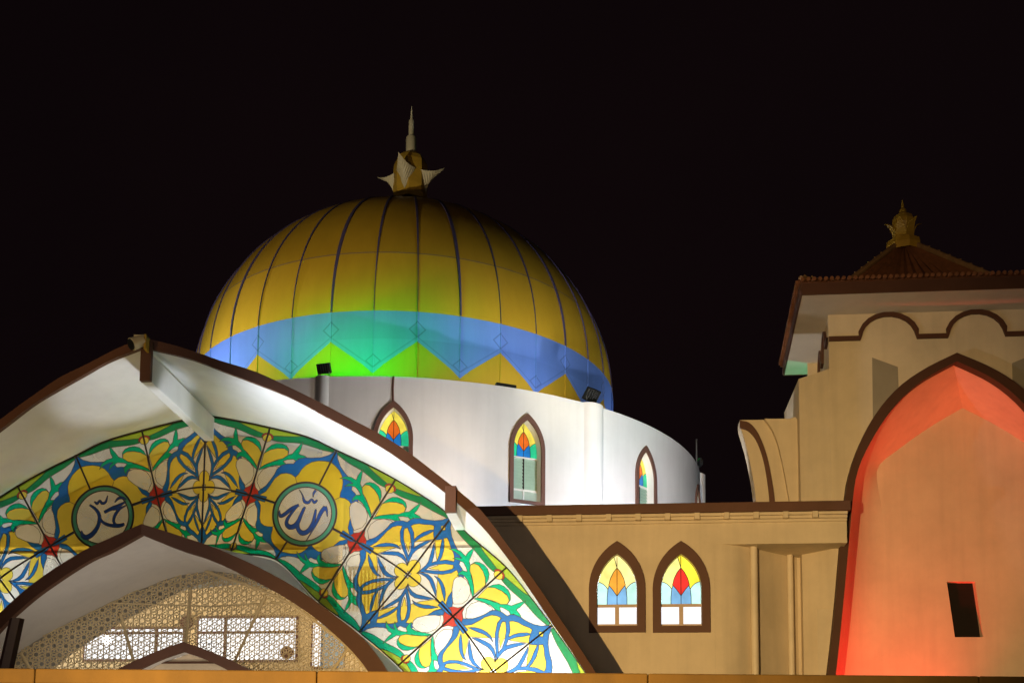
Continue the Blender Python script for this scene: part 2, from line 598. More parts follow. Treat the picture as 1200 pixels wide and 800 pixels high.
Cn = [gp(*p) for p in [(236, 571), (293, 580), (357, 602), (418, 635), (478, 673), (531, 722), (578, 787), (620, 856)]]
On = [gp(*p) for p in [(241, 486), (317, 500), (395, 527), (464, 561), (529, 606), (594, 663), (647, 732), (705, 815)]]
In = [gp(*p) for p in [(229, 645), (270, 650), (323, 656), (373, 705), (421, 741), (466, 788), (505, 848), (550, 920)]]
Cn[0] = (0.0, Cn[0][1]); On[0] = (0.0, On[0][1]); In[0] = (0.0, In[0][1])
# the inner edge climbs steadily on the real curve; keep it a smooth arch
full = lambda a: np.array([(-s, z) for s, z in a[:0:-1]] + list(a))
CF, OF, IF = full(Cn), full(On), full(In)
NH = len(Cn) - 1


def sp(arr, i):
    """Catmull-Rom at fractional node index i (-NH..NH)"""
    x = min(max(i + NH, 0), len(arr) - 1 - 1e-9)
    k = int(math.floor(x)); t = x - k
    p1, p2 = arr[k], arr[k + 1]
    p0 = arr[k - 1] if k > 0 else 2 * p1 - p2
    p3 = arr[k + 2] if k + 2 < len(arr) else 2 * p2 - p1
    return 0.5 * (2 * p1 + (p2 - p0) * t + (2 * p0 - 5 * p1 + 4 * p2 - p3) * t * t + (3 * p1 - p0 - 3 * p2 + p3) * t ** 3)


# outer edge follows the vault exactly
GLF = np.array([(u - UC, z) for u, z in mirror(GL)])


def outer(i):
    o = sp(OF, i)
    z = float(np.interp(o[0], GLF[:, 0], GLF[:, 1]))
    return np.array([o[0], z - 0.004])


LAS, LAZ = [p[0] for p in LA], [p[1] for p in LA]


def inner(i):
    o = sp(IF, i)
    return np.array([o[0], max(o[1], float(np.interp(abs(o[0]), LAS, LAZ)) + 0.10)])


def G(i, v):
    c = sp(CF, i)
    e = outer(i) if v >= 0 else inner(i)
    return tuple(c + abs(v) * (e - c))


def tgt(i):
    d = sp(CF, i + 0.02) - sp(CF, i - 0.02)
    return d / np.linalg.norm(d)


polys = []          # (points, (group, colour))


def add(pts, grp, colr):
    out = []
    for p in pts:
        if not out or math.hypot(p[0] - out[-1][0], p[1] - out[-1][1]) > 0.004:
            out.append(p)
    if len(out) > 2:
        polys.append((out, (grp, colr)))


def stroke(pts, widths):
    pts = spline(pts, 6)
    ws = [float(np.interp(x, np.linspace(0, 1, len(widths)), widths)) for x in np.linspace(0, 1, len(pts))]
    a = [offset_line(pts, w / 2)[i] for i, w in enumerate(ws)]
    b = [offset_line(pts, -w / 2)[i] for i, w in enumerate(ws)]
    return a + b[::-1]


IMAX = NH - 0.02
N = 280
base = [G(i, 1) for i in np.linspace(-IMAX, IMAX, N)] + [G(i, -1) for i in np.linspace(IMAX, -IMAX, N)]
add(base, 'glass_pane', 'white')
# green borders
for vs in (1, -1):
    for k in range(-NH, NH):
        if k % 2 == 0:
            n0, n1 = k, k + 1
        else:
            n0, n1 = k + 1, k
        # n0: medallion or rosette column (thin), n1: palmette column (wide)
        tt = np.linspace(0.03, 0.97, 16)
        lo = [0.955 - 0.115 * math.sin(math.pi * min(1, t * 0.62)) ** 1.3 - 0.015 * math.sin(t * 9) for t in tt]
        ii = [n0 + (n1 - n0) * t for t in tt]
        if max(abs(x) for x in ii) > IMAX:
            continue
        add([G(i, vs * 0.997) for i in ii] + [G(i, vs * l) for i, l in zip(ii[::-1], lo[::-1])], ('border_pane', vs, k), 'dgreen' if vs > 0 else 'green')
        t2 = np.linspace(0.52, 0.999, 10)
        ii = [n0 + (n1 - n0) * t for t in t2]
        lo = [0.985 - 0.105 * ((t - 0.52) / 0.48) ** 0.7 for t in t2]
        add([G(i, vs * 0.997) for i in ii] + [G(i, vs * l) for i, l in zip(ii[::-1], lo[::-1])], ('border_pane', vs, k), 'lime')

PETAL = [(.03, .42), (.02, .62), (.10, .69), (.2, .735), (.30, .755), (.365, .735), (.385, .68), (.33, .615), (.25, .575), (.12, .49)]
CRESC = [(.015, .60), (.05, .70), (.10, .765), (.17, .80), (.25, .81), (.32, .795), (.37, .755), (.385, .69), (.35, .73), (.28, .755), (.2, .735), (.10, .69), (.03, .62)]
LEAF = [(.02, .40), (.10, .475), (.2, .54), (.27, .575), (.35, .58), (.41, .55), (.425, .49), (.41, .445), (.385, .49), (.34, .51), (.25, .495), (.12, .43), (.02, .375)]
TEND = [(.24, .575), (.34, .65), (.44, .715), (.47, .80), (.52, .915), (.535, .80), (.525, .735), (.62, .74), (.70, .715), (.765, .655), (.68, .68), (.60, .685), (.54, .67), (.60, .645), (.635, .585), (.56, .625), (.48, .645), (.40, .615), (.32, .565)]
BUD = [(.0, .78), (.06, .81), (.072, .85), (.045, .885), (.0, .90)]
BUDR = [(.0, .885), (.05, .88), (.08, .84), (.095, .86), (.06, .905), (.0, .92)]
OVAL = [(.05, .21), (.04, .30), (.08, .39), (.166, .455), (.27, .485), (.36, .475), (.405, .42), (.40, .36), (.315, .25), (.21, .16), (.14, .12)]
REDD = [(0, .22), (.055, .13), (.13, .09), (.19, 0), (.13, -.09), (.055, -.13), (0, -.22), (-.055, -.13), (-.13, -.09), (-.19, 0), (-.13, .09), (-.055, .13)]
OUTL = [(1, 0), (.89, .07), (.78, .19), (.74, .28), (.71, .37), (.70, .45), (.65, .52), (.57, .565), (.49, .585), (.47, .64), (.43, .68), (.36, .72), (.27, .753), (.16, .81), (.07, .89), (0, 1)]
YEL = [(.90, .01), (.82, .05), (.75, .11), (.715, .20), (.68, .32), (.62, .40), (.54, .435), (.46, .44), (.385, .42), (.36, .47), (.345, .55), (.31, .63), (.25, .70), (.17, .755), (.08, .79), (0, .81)]
YEL2 = [(.84, .008), (.77, .06), (.725, .13), (.70, .23), (.68, .335), (.64, .425), (.585, .475), (.52, .505), (.455, .50), (.425, .545), (.385, .605), (.32, .655), (.245, .685), (.165, .735), (.08, .765), (0, .775)]


def inb(i):
    return abs(i) < IMAX


for n in range(-NH + 1, NH):
    if n % 2:                                    # palmette column
        for vs in (1, -1):
            for su in (1, -1):
                f = lambda pl: [G(n + su * a, vs * b) for a, b in pl]
                add(f(OVAL), ('oval_pane', n, vs, su), 'oval')
                add(f(TEND), ('palmette', n, vs), 'green')
                add(f(LEAF), ('palmette', n, vs), 'green')
                add(f(CRESC), ('palmette', n, vs), 'green')
                add(f(PETAL), ('palmette', n, vs), 'yellow')
                add(f(BUDR), ('palmette', n, vs), 'red')
                add(f(BUD), ('palmette', n, vs), 'yellow')
    if n % 2 == 0:                               # medallion or rosette column
        med = n in (2, -2, 6, -6) and abs(n) == 2
        grp = ('medallion', n) if med else ('rosette', n)
        for sv in (1, -1):
            for su in (1, -1):
                f = lambda pl: [G(n + su * a, sv * b) for a, b in pl]
                add([G(n, 0)] + f(OUTL), grp, 'blue')
                add([G(n, 0)] + f(YEL if med else YEL2), grp, 'yellow')
                if med:
                    add([G(n, 0)] + f(YEL[8:]), grp, 'yellow two')
        if med:
            c = np.array(G(n, 0))
            px = WG / F
            circ = lambda r: [tuple(c + r * px * np.array([math.cos(t), math.sin(t)])) for t in np.linspace(0, 2 * math.pi, 48, endpoint=False)]
            add(circ(40.5), grp, 'lead'); add(circ(38.7), grp, 'ring'); add(circ(34), grp, 'lead'); add(circ(33.3), grp, 'oval')
            if n == 2:
                q = .175; o = (383, 410)
                S = [([(530, 362), (500, 400), (470, 468), (440, 530), (400, 600)], (26, 24, 18, 7, 3)),
                     ([(528, 360), (540, 390), (545, 430)], (20, 12, 3)),
                     ([(462, 378), (456, 420), (442, 480), (412, 530), (372, 545), (342, 520), (336, 480), (350, 430), (376, 368)], (10, 16, 22, 28, 30, 24, 20, 16, 12)),
                     ([(384, 360), (362, 410), (340, 460), (312, 495), (278, 500), (256, 476), (264, 440), (298, 390), (332, 350)], (12, 16, 24, 30, 30, 22, 18, 14, 10)),
                     ([(340, 345), (292, 368), (250, 402), (215, 422), (203, 402), (204, 380)], (16, 20, 22, 20, 12, 3)),
                     ([(368, 290), (382, 322), (408, 328), (430, 305), (450, 328), (470, 312)], (10, 18, 16, 8, 16, 10)),
                     ([(458, 242), (444, 262), (440, 290)], (14, 12, 4)),
                     ([(340, 235), (362, 270), (378, 310)], (2, 6, 8))]
            else:
                q = .15; o = (460, 450)
                S = [([(345, 345), (400, 385), (432, 440), (425, 520), (382, 588), (330, 618), (295, 600), (284, 562)], (12, 20, 24, 26, 34, 36, 28, 6)),
                     ([(432, 448), (462, 490), (520, 518), (600, 524), (648, 512)], (12, 18, 22, 26, 20)),
                     ([(474, 408), (540, 376), (600, 352), (652, 322)], (20, 26, 24, 8)),
                     ([(560, 325), (590, 292), (630, 290), (655, 305)], (6, 18, 16, 8)),
                     ([(655, 355), (605, 378), (545, 388)], (6, 18, 10)),
                     ([(606, 378), (568, 430), (556, 485), (580, 520)], (16, 20, 18, 14)),
                     ([(385, 318), (408, 334), (430, 308), (450, 332), (480, 322), (496, 268)], (8, 18, 10, 18, 16, 5))]
            for ps, ws in S:
                pts = [(c[0] + (x - o[0]) * q * px, c[1] - (y - o[1]) * q * px) for x, y in ps]
                add(stroke(pts, [w * q * px * 1.15 for w in ws]), grp, 'ink')
        else:
            star = []
            for k in range(4):
                ax = [(1, 0), (0, 1), (-1, 0), (0, -1)]
                a0, a1 = ax[k], ax[(k + 1) % 4]
                for m_ in ((.62, 0), (.45, .17), (.33, .33), (.17, .45)):
                    star.append((a0[0] * m_[0] + a1[0] * m_[1], a0[1] * m_[0] + a1[1] * m_[1]))
            add([G(n + a, b) for a, b in star], grp, 'white')
            P1 = [(.10, .10), (.17, .125), (.25, .135), (.33, .125), (.42, .085), (.58, .02), (.52, .085), (.43, .14), (.34, .18), (.25, .185), (.17, .155)]
            P4 = [(.33, .225), (.42, .215), (.51, .18), (.60, .125), (.73, .06), (.67, .135), (.59, .195), (.50, .235), (.42, .25)]
            P2 = [(.09, .115), (.19, .175), (.30, .235), (.41, .315), (.50, .42), (.53, .53), (.48, .56), (.46, .46), (.39, .365), (.29, .285), (.18, .215)]
            P2B = [(.11, .14), (.17, .25), (.24, .36), (.34, .46), (.48, .55), (.44, .585), (.31, .51), (.20, .385), (.13, .25)]
            P2Y = [(.20, .255), (.29, .305), (.375, .38), (.43, .46), (.45, .52), (.35, .445), (.26, .355)]
            TB = [(0, .60), (.06, .66), (.12, .75), (.10, .84), (.05, .93), (0, .99)]
            TY = [(0, .77), (.04, .81), (0, .86)]
            for sv in (1, -1):
                for su in (1, -1):
                    f = lambda pl: [G(n + su * a, sv * b) for a, b in pl]
                    add(f(P2), grp, 'blue'); add(f(P2B), grp, 'blue'); add(f(P2Y), grp, 'yellow')
                    for pl in (P1, P4):
                        add(f(pl), grp, 'blue')
                        add(f([(b, a) for a, b in pl]), grp, 'blue')
                    add(f(TB), grp, 'blue'); add(f(TY), grp, 'yellow')
            for a, b in ((1, 0), (0, 1), (-1, 0), (0, -1)):
                pt = [(.135 * a + .105 * math.cos(t), .135 * b + .10 * math.sin(t)) for t in np.linspace(0, 2 * math.pi, 20, endpoint=False)]
                add([G(n + x, y) for x, y in pt], grp, 'yellow')
for n in range(-NH + 1, NH):
    if n % 2:
        add([G(n + a * .9, b) for a, b in REDD], ('red_diamond', n), 'red')
        for su in (1, -1):                       # blue tips of the neighbours running into the diamond
            add([G(n + su * a, b) for a, b in ((.30, .045), (.10, .035), (0, 0), (.10, -.035), (.30, -.045))], ('red_diamond', n), 'blue')

res, lines = partition(polys)
screen = MB()
groups = {}
for (grp, colr), tris in res.items():
    groups.setdefault(grp, []).append((colr, tris))
# the framed screen itself: outer lead rim
mb = MB()
edge = [G(i, 1) for i in np.linspace(-IMAX, IMAX, 160)]
edge2 = [(a[0], a[1] - 0.03) for a in edge]
rows = [[L(UC + s, w, z) for s, z in e] for e, w in ((edge, WG - 0.03), (edge2, WG - 0.03), (edge2, WG + 0.04), (edge, WG + 0.04), (edge, WG - 0.03))]
mb.grid(rows, LEADC)
edge = [G(i, -1) for i in np.linspace(-IMAX, IMAX, 160)]
edge2 = [(a[0], a[1] + 0.03) for a in edge]
rows = [[L(UC + s, w, z) for s, z in e] for e, w in ((edge, WG - 0.03), (edge2, WG - 0.03), (edge2, WG + 0.04), (edge, WG + 0.04), (edge, WG - 0.03))]
mb.grid(rows, LEADC)
gscreen = mb.build('stained_glass_screen', canopy)
gscreen['label'] = 'arched stained glass screen with flowers, leaves and two calligraphy medallions'
for grp, items in groups.items():
    mb = MB()
    for colr, tris in items:
        for t in tris:
            mb.face([L(UC + s, WG, z) for s, z in t], GC[colr])
    nm = grp if isinstance(grp, str) else grp[0]
    o = mb.build(nm, gscreen)
    if nm == 'medallion':
        o['label'] = 'round green-ringed medallion with blue calligraphy, ' + ('right of the middle flower' if grp[1] > 0 else 'left of the middle flower')
# thin lead lines between the colours
mb = MB()
for a, b in lines:
    d = Vector((b[0] - a[0], b[1] - a[1]))
    if d.length < 1e-5:
        continue
    nrm = Vector((-d.y, d.x)).normalized() * 0.006
    mb.face([L(UC + a[0] + nrm.x, WG - 0.004, a[1] + nrm.y), L(UC + b[0] + nrm.x, WG - 0.004, b[1] + nrm.y),
             L(UC + b[0] - nrm.x, WG - 0.004, b[1] - nrm.y), L(UC + a[0] - nrm.x, WG - 0.004, a[1] - nrm.y)], LEADT)
mb.build('lead_lines', gscreen, merge=False)
# thick glazing bars: radial ones and the middle rail
for n in range(-NH + 1, NH):
    segs = [(-1, 1)]
    if abs(n) == 2:
        r = 40 * WG / F
        vt = r / np.linalg.norm(outer(n) - sp(CF, n)); vb = r / np.linalg.norm(sp(IF, n) - sp(CF, n))
        segs = [(-1, -vb), (vt, 1)]
    for v0, v1 in segs:
        mb = MB()
        mb.tube([L(UC + G(n, v)[0], WG - 0.022, G(n, v)[1]) for v in np.linspace(v0, v1, 9)], 0.02, LEADC, 6)
        mb.build('glazing_bar', gscreen)
mb = MB()
for k in range(-NH + 1, NH - 1):
    a, b = k, k + 1
    for nn in (-2, 2):
        r = 40 * WG / F / np.linalg.norm(sp(CF, nn + 0.5) - sp(CF, nn - 0.5))
        if a == nn: a = nn + r
        if b == nn: b = nn - r
    mb.tube([L(UC + G(i, 0)[0], WG - 0.03, G(i, 0)[1]) for i in np.linspace(a, b, 9)], 0.02, LEADC, 6)
mb.build('glazing_rail', gscreen)

# ------------------------------------------------------------------ inner arch (a thing of its own within the canopy)
W2 = P(166, 614, 20.26)
W20 = 20.26


def half2(px, w0):
    return [(P(x, y, w0, 0.335, UC)[0] - UC, P(x, y, w0, 0.335, UC)[2]) for x, y in px]


r202 = lambda u: W20 + 0.335 * abs(u - UC)
io = half2([(166.5, 613.5), (200, 624), (248, 640), (290, 658), (322, 674), (346, 688), (370, 704), (399, 725.6), (422, 744), (437.5, 761.5), (453, 784), (480, 830), (505, 880)], W20)
ii_ = half2([(166.5, 625.5), (210, 643.5), (240, 653), (270, 666), (306, 684), (328, 696), (350, 710), (370, 724), (390, 741), (412, 762), (432, 787), (458, 830), (482, 880)], W20)
io[0] = (0.0, io[0][1]); ii_[0] = (0.0, ii_[0][1])
IO = resample(spline(io, 6), 50); II = resample(spline(ii_, 6), 50)
porch = thing('inner_arch', 'smaller pointed brown-edged arch with white soffit under the stained glass', 'arch', L(UC, 22, 0))
arch_band(IO, II, r202, 0.14, BROWN, 'fascia', porch)
mb = MB()
A = mirror(II); B = mirror(LA)
rows = []
for t in np.linspace(0, 1, 6):
    rows.append([L(a[0] * (1 - t) + b[0] * t, (r202(a[0]) + 0.14) * (1 - t) + (wl(b[0]) + 0.08) * t, a[1] * (1 - t) + b[1] * t) for a, b in zip(A, B)])
mb.grid(rows, SOFFIT)
mb.build('soffit', porch, smooth=True)
mb = MB()
A = mirror(IO)
GIN = resample([tuple(inner(i)) for i in np.linspace(0, IMAX, 60)], 50)
B = mirror([(s, z - 0.035) for s, z in GIN])
rows = []
for t in (0, 0.5, 1):
    rows.append([L(a[0] * (1 - t) + b[0] * t, (r202(a[0]) + 0.14) * (1 - t) + (WG + 0.03) * t, a[1] * (1 - t) + b[1] * t) for a, b in zip(A, B)])
mb.grid(rows, GREYST)
mb.build('roof_shell', porch, smooth=True)

# downlight in the inner arch soffit
dl_c = P(112, 690, 22.6)
lampthing = thing('ceiling_downlight', 'small round unlit downlight set in the white soffit of the inner arch', 'light', L(*dl_c))
nrm = (L(0.42, 0, -1) - L(0, 0, 0)).normalized()
c0 = L(*dl_c)
mb = MB(); mb.tube([c0 - nrm * 0.02, c0 + nrm * 0.05], 0.125, STEEL, 18); mb.build('rim', lampthing, smooth=True)
mb = MB(); mb.tube([c0 + nrm * 0.05, c0 + nrm * 0.058], 0.085, DARK, 18); mb.build('lens', lampthing)

# ------------------------------------------------------------------ lattice screen
lattice = thing('lattice_screen', 'golden perforated lattice screen of star pattern filling the inner arch', 'screen', L(UC, WL, 0))
LAf = np.array(mirror(LA))


def inside_lat(u, z):
    return z > 1.2 and z < np.interp(u, LAf[:, 0], LAf[:, 1], left=-1, right=-1) - 0.01


mb = MB()
a = 0.135
hw = 0.008
seg = set()
R3 = math.sqrt(3)
nn = 0
for iy in range(0, 27):
    for ix in range(-44, 45):
        cx = UC + ix * a * R3 + (iy % 2) * a * R3 / 2
        cz = 3.4 + iy * a * 1.5
        if not inside_lat(cx, cz - a * 1.2):
            continue
        ap = a * R3 / 2
        pm = [(cx + ap * math.cos(math.pi / 3 * k), cz + ap * math.sin(math.pi / 3 * k)) for k in range(6)]
        rr = ap * 0.52
        for k in range(6):
            pi_ = (cx + rr * math.cos(math.pi / 3 * k + math.pi / 6), cz + rr * math.sin(math.pi / 3 * k + math.pi / 6))
            for q in (pm[k], pm[(k + 1) % 6]):
                seg.add(((round(pi_[0], 4), round(pi_[1], 4)), (round(q[0], 4), round(q[1], 4))))
            pn_ = (cx + rr * math.cos(math.pi / 3 * k + math.pi / 2), cz + rr * math.sin(math.pi / 3 * k + math.pi / 2))
            seg.add(((round(pi_[0], 4), round(pi_[1], 4)), (round(pn_[0], 4), round(pn_[1], 4))))
            vx = (cx + a * math.cos(math.pi / 3 * k + math.pi / 6), cz + a * math.sin(math.pi / 3 * k + math.pi / 6))
            seg.add(((round(pi_[0], 4), round(pi_[1], 4)), (round(vx[0], 4), round(vx[1], 4))))
for s0, s1 in seg:
    if not (inside_lat(*s0) and inside_lat(*s1)):
        continue
    d = Vector((s1[0] - s0[0], s1[1] - s0[1])); n_ = Vector((-d.y, d.x)).normalized() * hw
    q = [(s0[0] + n_.x, s0[1] + n_.y), (s1[0] + n_.x, s1[1] + n_.y), (s1[0] - n_.x, s1[1] - n_.y), (s0[0] - n_.x, s0[1] - n_.y)]
    w0, w1 = 0.0, 0.018
    mb.face([L(u, wl(u), z) for u, z in q], GOLDL)
    for i in (0, 2):
        p_, r_ = q[i], q[i + 1]
        mb.face([L(p_[0], wl(p_[0]), p_[1]), L(r_[0], wl(r_[0]), r_[1]), L(r_[0], wl(r_[0]) + w1, r_[1]), L(p_[0], wl(p_[0]) + w1, p_[1])], GOLDL)
    mb.face([L(u, wl(u) + w1, z) for u, z in q[::-1]], GOLDL)
mb.build('perforated_panel', lattice, merge=False)
mb = MB()
mb.tube([L(*p) for p in spline(rimc, 5)], 0.035, GOLDL, 6)
mb.build('rim', lattice)
for x0, y0, x1, y1 in ((223, 688, 218, 752), (141, 719, 157, 776), (311, 697, 277, 770), (408, 759, 388, 787), (24, 764, 39, 790)):
    mb = MB()
    p0, p1 = PL(x0, y0, -0.06), PL(x1, y1, -0.06)
    e = tuple(b + (b - a) * 0.5 for a, b in zip(p0, p1))
    mb.tube([L(*p0), L(*e)], 0.035, GOLDL, 4)
    mb.build('strut', lattice)
mb = MB()
zz = P(275, 710, WL)[2]
uu = [u for u, z in zip(LAf[:, 0], LAf[:, 1]) if z > zz + 0.05]
mb.tube([L(u, wl(u) - 0.02, zz) for u in (min(uu), UC, max(uu))], 0.018, GOLDL, 6)
mb.build('rail', lattice)

# ------------------------------------------------------------------ small door arch in front of the lattice
WD = 22.55
do = [(P(x, y, WD)[0] - UC, P(x, y, WD)[2]) for x, y in [(215, 751.5), (237, 759), (260, 768.3), (280, 777.7), (300, 788.5), (330, 808), (350, 824)]]
di = [(P(x, y, WD)[0] - UC, P(x, y, WD)[2]) for x, y in [(215, 763), (235, 770), (255, 778.7), (271, 787), (290, 798.5), (318, 818), (336, 834)]]
do[0] = (0.0, do[0][1]); di[0] = (0.0, di[0][1])
DO = resample(spline(do, 6), 30); DI = resample(spline(di, 6), 30)
door = thing('door_arch', 'small pointed brown door arch standing low in front of the lattice screen', 'arch', L(UC, WD, 0))
arch_band(DO, DI, lambda u: WD, 0.10, BROWN, 'fascia', door)
mb = MB()
A = mirror(DI)
mb.grid([[L(u, WD + 0.10, z) for u, z in A], [L(u, WD + 0.32, z) for u, z in A]], SOFFIT)
mb.build('soffit', door, smooth=True)
mb = MB()
A = mirror(DO)
mb.grid([[L(u, WD + 0.10, z) for u, z in A], [L(u, WD + 0.32, z) for u, z in A]], GREYST)
mb.build('roof_shell', door, smooth=True)
mb = MB()
z_s = P(215, 770, WD)[2]
pl = [(u, z) for u, z in mirror(DI)]
mb.prism(pl, WD + 0.33, WD + 0.37, CREAM)
mb.build('door_wall', door)
mb = MB()
zz = P(215, 774.5, WD)[2]
mb.box(UC - 0.75, UC + 0.75, WD + 0.27, WD + 0.325, zz, zz + 0.04, BROWND)
mb.build('lintel', door)

# ------------------------------------------------------------------ prayer hall behind the glass
hall = thing('prayer_hall', 'lit prayer hall with white and tan walls seen through the stained glass and lattice', 'building', L(UC, 28, 0))
WB = 28.6
CP = [(u, z - 0.05) for u, z in mirror(FO)]        # outline of the vaulted roof


def under_roof(z0, z1=99):
    pts = [(u, z) for u, z in CP if z0 < z]
    us, zs0 = [p[0] for p in CP], [p[1] for p in CP]
    h = len(CP) // 2
    ul_ = float(np.interp(z0, zs0[:h + 1], us[:h + 1])); ur_ = float(np.interp(z0, zs0[h:][::-1], us[h:][::-1]))
    return [(ul_, z0)] + pts + [(ur_, z0)]


def zw(py, w):
    return P(600, py, w)[2]


mb = MB()
mb.prism([under_roof(CP[0][1] + 0.01)], WB, WB + 0.3, TAN)
mb.build('back_wall', hall)
# gallery front between inner arch and glass: tan beam above, white wall below
zb_ = P(400, 643, 26.0)[2]
mb = MB()
mb.prism([under_roof(zb_)], 25.4, 26.0, TAN)
mb.build('gallery_beam', hall)
gw = MB()
LBf = [(s + 0.05, z + 0.06) for s, z in LA]
hole = [(UC - s * 1.28 - 0.5 * min(1.0, s), z) for s, z in LBf[::-1]] + [(UC + s, z) for s, z in LBf[1:]]
hole = [(u, z) for u, z in hole if z > 0.3]
zlo = max(hole[0][1], CP[0][1]) + 0.01
hole = [(u, z) for u, z in hole if z > zlo]
out_ = under_roof(zlo)
out_ = [p for p in out_ if p[1] < zb_]
hh = len([p for p in out_ if p[0] < UC])
gw.prism([out_[:hh] + out_[hh:] + hole[::-1]], 25.74, 25.9, INWHITE)
gw.build('gallery_wall', hall)
# column and slatted balustrade behind the glass
mb = MB(); cu = P(388, 600, 24.9)[0]; mb.box(cu - 0.22, cu + 0.22, 24.8, 25.2, 6.3, 10.6, TAN); mb.build('column', hall, bevel=0.01)
mb = MB()
u0, z0 = PZ(408, 690, 24.6); u1, z1 = PZ(452, 664, 24.6)
mb.box(u0, u1, 24.58, 24.64, z1 - 0.05, z1 + 0.02, TAN)
for k in range(10):
    uu = u0 + (u1 - u0) * (k + 0.5) / 10
    mb.box(uu - 0.018, uu + 0.018, 24.585, 24.635, z0 - 0.5, z1 - 0.05, TAN)
mb.build('balustrade', hall)
PANE = lit('lit_pane', (0.95, 0.97, 1.0), 1.0, 0.1, 1.0)
for x0, x1, y0, y1, bars in ((100, 212, 737, 771, (183,)), (233, 345, 724, 772, (264,)), (367, 374.5, 726, 780, ())):
    mb = MB()
    u0, z1 = PZ(x0, y0, WB - 0.1); u1, z0 = PZ(x1, y1, WB - 0.1)
    mb.box(u0 - 0.06, u1 + 0.06, WB - 0.05, WB - 0.002, z0 - 0.06, z1 + 0.06, BROWN)
    fr = mb.build('window', hall)
    mb = MB(); mb.box(u0, u1, WB - 0.075, WB - 0.052, z0, z1, PANE); mb.build('pane', fr)
    if bars:
        mb = MB()
        zc = P(200, 741, WB - 0.1)[2]
        mb.box(u0, u1, WB - 0.12, WB - 0.078, zc - 0.03, zc + 0.03, BROWND)
        for bx in bars:
            ub = P(bx, 750, WB - 0.1)[0]
            mb.box(ub - 0.04, ub + 0.04, WB - 0.12, WB - 0.078, z0, zc - 0.03, BROWND)
            mb.box(ub - 0.04, ub + 0.04, WB - 0.12, WB - 0.078, zc + 0.03, z1, BROWND)
        mb.build('glazing_bar', fr)
mb = MB()
u0, z1 = PZ(376, 728, WB); u1, z0 = PZ(404, 782, WB)
mb.box(u0, u1, WB - 0.05, WB - 0.003, z0, z1, mat('blue_grey_board', (0.2, 0.25, 0.3), 0.6)); mb.build('notice_board', hall)
for x, y in ((218, 729), (336, 764)):
    mb = MB(); u0, z0 = PZ(x, y, WB - 0.2)
    mb.tube([L(u0, WB - 0.22, z0), L(u0, WB - 0.16, z0)], 0.17, BROWND, 16); mb.build('dark_round_plate', hall)  # plain dark round plates on the back wall
# vault of the vestibule behind the lattice
mb = MB()
A = mirror([(s + 0.02, z + 0.025) for s, z in LA])
mb.grid([[L(u, wl(u) + 0.10, z) for u, z in A], [L(u, 24.6, z) for u, z in A], [L(u, 25.1, z) for u, z in A]], mat('grey_vault', (0.42, 0.41, 0.38), 0.8, 0.2, 1.0))
mb.build('vestibule_vault', hall, smooth=True)
# lamps of the hall
lamp('gallery_lamp_top', 'AREA', L(UC, 24.2, 7.95), 34, (1.0, 0.95, 0.70), L(UC, 25.4, 10.2), 2.5, size_y=0.3)
lamp('hall_lamp', 'AREA', L(UC - 1.6, 26.4, 6.0), 60, (1.0, 0.86, 0.62), L(UC - 2.0, 28.6, 6.5), 1.2)
lamp('hall_lamp_right', 'AREA', L(UC + 1.6, 26.4, 6.0), 55, (1.0, 0.86, 0.62), L(UC + 3.0, 28.6, 6.5), 1.2)
for du in (-7.0, 6.2):
    lamp('gallery_lamp', 'AREA', L(UC + du, 24.0, 3.0), 520, (1.0, 0.98, 0.94), L(UC + du * 0.9, 25.7, 7.0), 0.7)
b_u, b_z = PZ(125, 749, 26.5)
lantern = thing('hanging_lamp', 'small bright bulb lamp glowing behind the left part of the lattice screen', 'light', L(b_u, 26.5, b_z))
mb = MB(); mb.tube([L(b_u, 26.5, b_z + 0.1), L(b_u, 26.5, b_z + 1.6)], 0.008, DARK, 6); mb.build('cord', lantern)
mb = MB(); mb.lathe(L(b_u, 26.5, 0), [(0.001, b_z - 0.11), (0.07, b_z - 0.085), (0.11, b_z), (0.08, b_z + 0.08), (0.03, b_z + 0.11)], lit('bulb', (1, 0.97, 0.9), 9, 0), 14); mb.build('bulb', lantern, smooth=True)

# ------------------------------------------------------------------ pointed windows
def pointed(wd, zs, zt, n=10):
    """half outline of a pointed arch: half width wd, springing zs, tip zt; from right spring up to tip, (x,z)"""
    h = zt - zs
    R = (h * h + wd * wd) / (2 * wd)
    a1 = math.atan2(h, R - wd)
    return [(wd - R + R * math.cos(a1 * k / n), zs + R * math.sin(a1 * k / n)) for k in range(n + 1)]


def outline(wd, z0, zs, zt, n=10):
    r = pointed(wd, zs, zt, n)
    return [(-wd, z0), (wd, z0)] + r + [(-x, z) for x, z in r[-2::-1]]


